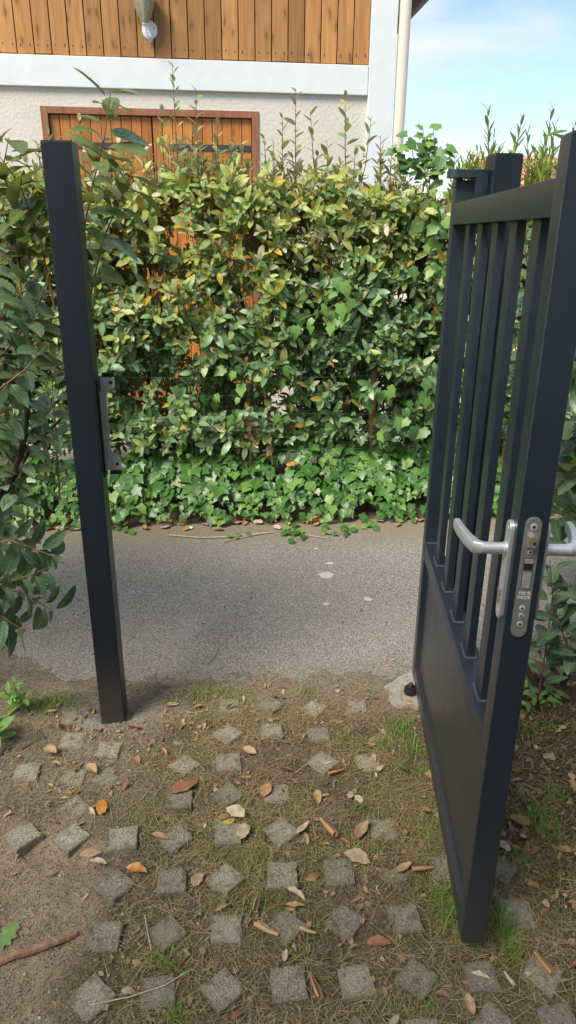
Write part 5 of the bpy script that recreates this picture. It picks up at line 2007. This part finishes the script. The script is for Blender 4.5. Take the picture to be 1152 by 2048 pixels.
# leaves along the ivy edge
for k in range(64):
    u = random.choice((random.uniform(40, 160), random.uniform(230, 850), random.uniform(230, 850)))
    vc = random.choice(('d_tan', 'd_rust', 'd_pale', 'd_orange', 'd_tan'))
    v = 1058 - (u / 840) * 22 + random.gauss(0, 7)
    fallen(u, v, random.uniform(14, 30), random.uniform(0, 360), M[vc], random.choice(('flat', 'curl', 'wide')), 'small %s leaf by the ivy edge, %s' % ({'d_tan': 'tan dry', 'd_rust': 'rusty brown', 'd_pale': 'pale dry', 'd_orange': 'orange'}[vc], 'left of the post' if u < 170 else ('between the post and the long twig' if u < 400 else ('behind the long twig' if u < 560 else 'between the twigs and the gate'))), group='dry leaves along the ivy edge', z=.0)
fallen(584, 911, 28, 190, M['d_orange'], 'wide', 'bright orange leaf caught in the hedge above the ivy', z=.36).location.z = .30
fallen(554, 1054, 26, 130, M['d_pale'], 'wide', 'pale upright leaf on the asphalt at the ends of the long twig', z=.0)

# sticks
def stick(name, pix, rad, mat, label, z=None, cat='stick'):
    P3 = []
    for i, (u, v) in enumerate(pix):
        p = G(u, v)
        p.z = (soil_height(p.x, p.y) if z is None else z) + (rad[i] if isinstance(rad, list) else rad) * .9
        P3.append(p)
    b = MB()
    b.tube(P3, rad, 8)
    return tag(b.build(name, mat, None, True), label, cat)


stick('broken_stick', [(-30, 1915), (20, 1894), (60, 1885), (100, 1868), (135, 1856), (152, 1850)], [.012, .0105, .0112, .0095, .0098, .007], M['stick'], 'thick reddish broken stick on the sand at the left edge')
stick('twig', [(338, 1069), (400, 1074), (445, 1073), (490, 1069), (545, 1063)], .0035, M['d_pale'], 'long pale twig lying on the asphalt near the ivy', -.006, 'twig')
stick('twig', [(446, 1082), (480, 1074), (520, 1066)], .003, M['d_pale'], 'short pale twig crossing under the long twig on the asphalt', -.006, 'twig')
stick('twig', [(617, 1069), (640, 1073), (656, 1074)], .0025, M['d_pale'], 'short twig right of the long twigs on the asphalt', -.006, 'twig')
stick('pine_needle', [(440, 1282), (434, 1303), (414, 1327)], .0016, M['d_rust'], 'pair of rusty pine needles on the asphalt in the middle', -.006, 'needle')
stick('grass_stalk', [(180, 2015), (260, 1998), (330, 1975), (378, 1945)], .0014, M['d_pale'], 'long pale grass stalk bent across the front left pavers', .006, 'stalk')
stick('grass_stalk', [(570, 2000), (574, 1970), (575, 1940)], .0012, M['d_pale'], 'straight pale seed stalk lying on the front square paver', .005, 'stalk')
stick('grass_stalk', [(303, 1905), (296, 1870), (290, 1835)], .0014, M['d_pale'], 'pale stalk upright left of the diamond paver', .006, 'stalk')
b = MB()
b.prism([(-.02, -.008), (-.004, -.012), (.012, -.01), (.022, .004), (.004, .011), (-.014, .008)], .004, bev=.001)
pp = b.build('paper_scrap', M['paper'])
p = G(379, 1055)
pp.location = (p.x, p.y, -.003)
pp.rotation_euler = (.3, 0, .4)
tag(pp, 'crumpled white scrap on the asphalt by the ivy', 'litter')
for u, v, l, r_ in ((432, 1073, .02, 30), (605, 1072, .035, 200), (475, 1050, .03, 90), (70, 1408, .03, 0)):
    pass

# small plants
def little_plant(name, label, pix, hgt, n, size, mat, temps, spread=.02):
    p = G(*pix)
    base = (p.x, p.y, soil_height(p.x, p.y))
    th = thing(name, label, 'plant', base)
    its = []
    b = MB()
    for s in range(3):
        d = np.array([random.gauss(0, .35), random.gauss(0, .3), 1])
        b.tube([(0, 0, 0), tuple(d * hgt * (.7 + .15 * s))], [.0022, .001], 5)
        its += shoot_leaves(base, d, hgt * (.7 + .15 * s), n // 3, size, len(temps), lambda: 0, beta=(50, 80), up=.5)
    b.build('stem', M['bark_red'], th)
    leaf_objects(its, temps, [mat], th, base, name)


little_plant('weed', 'bright green weed in the dry grass left of the gate panel', (798, 1538), .035, 30, .016, M['l_ivy2'], OVAL)
little_plant('seedling', 'young green seedling beside the lane at the left edge', (38, 1420), .14, 26, .045, M['l_ivy2'], BIG)
little_plant('seedling', 'broad dark leaved seedling at the left edge below the shrub', (0, 1478), .12, 18, .075, M['l_ivy'], BIG)
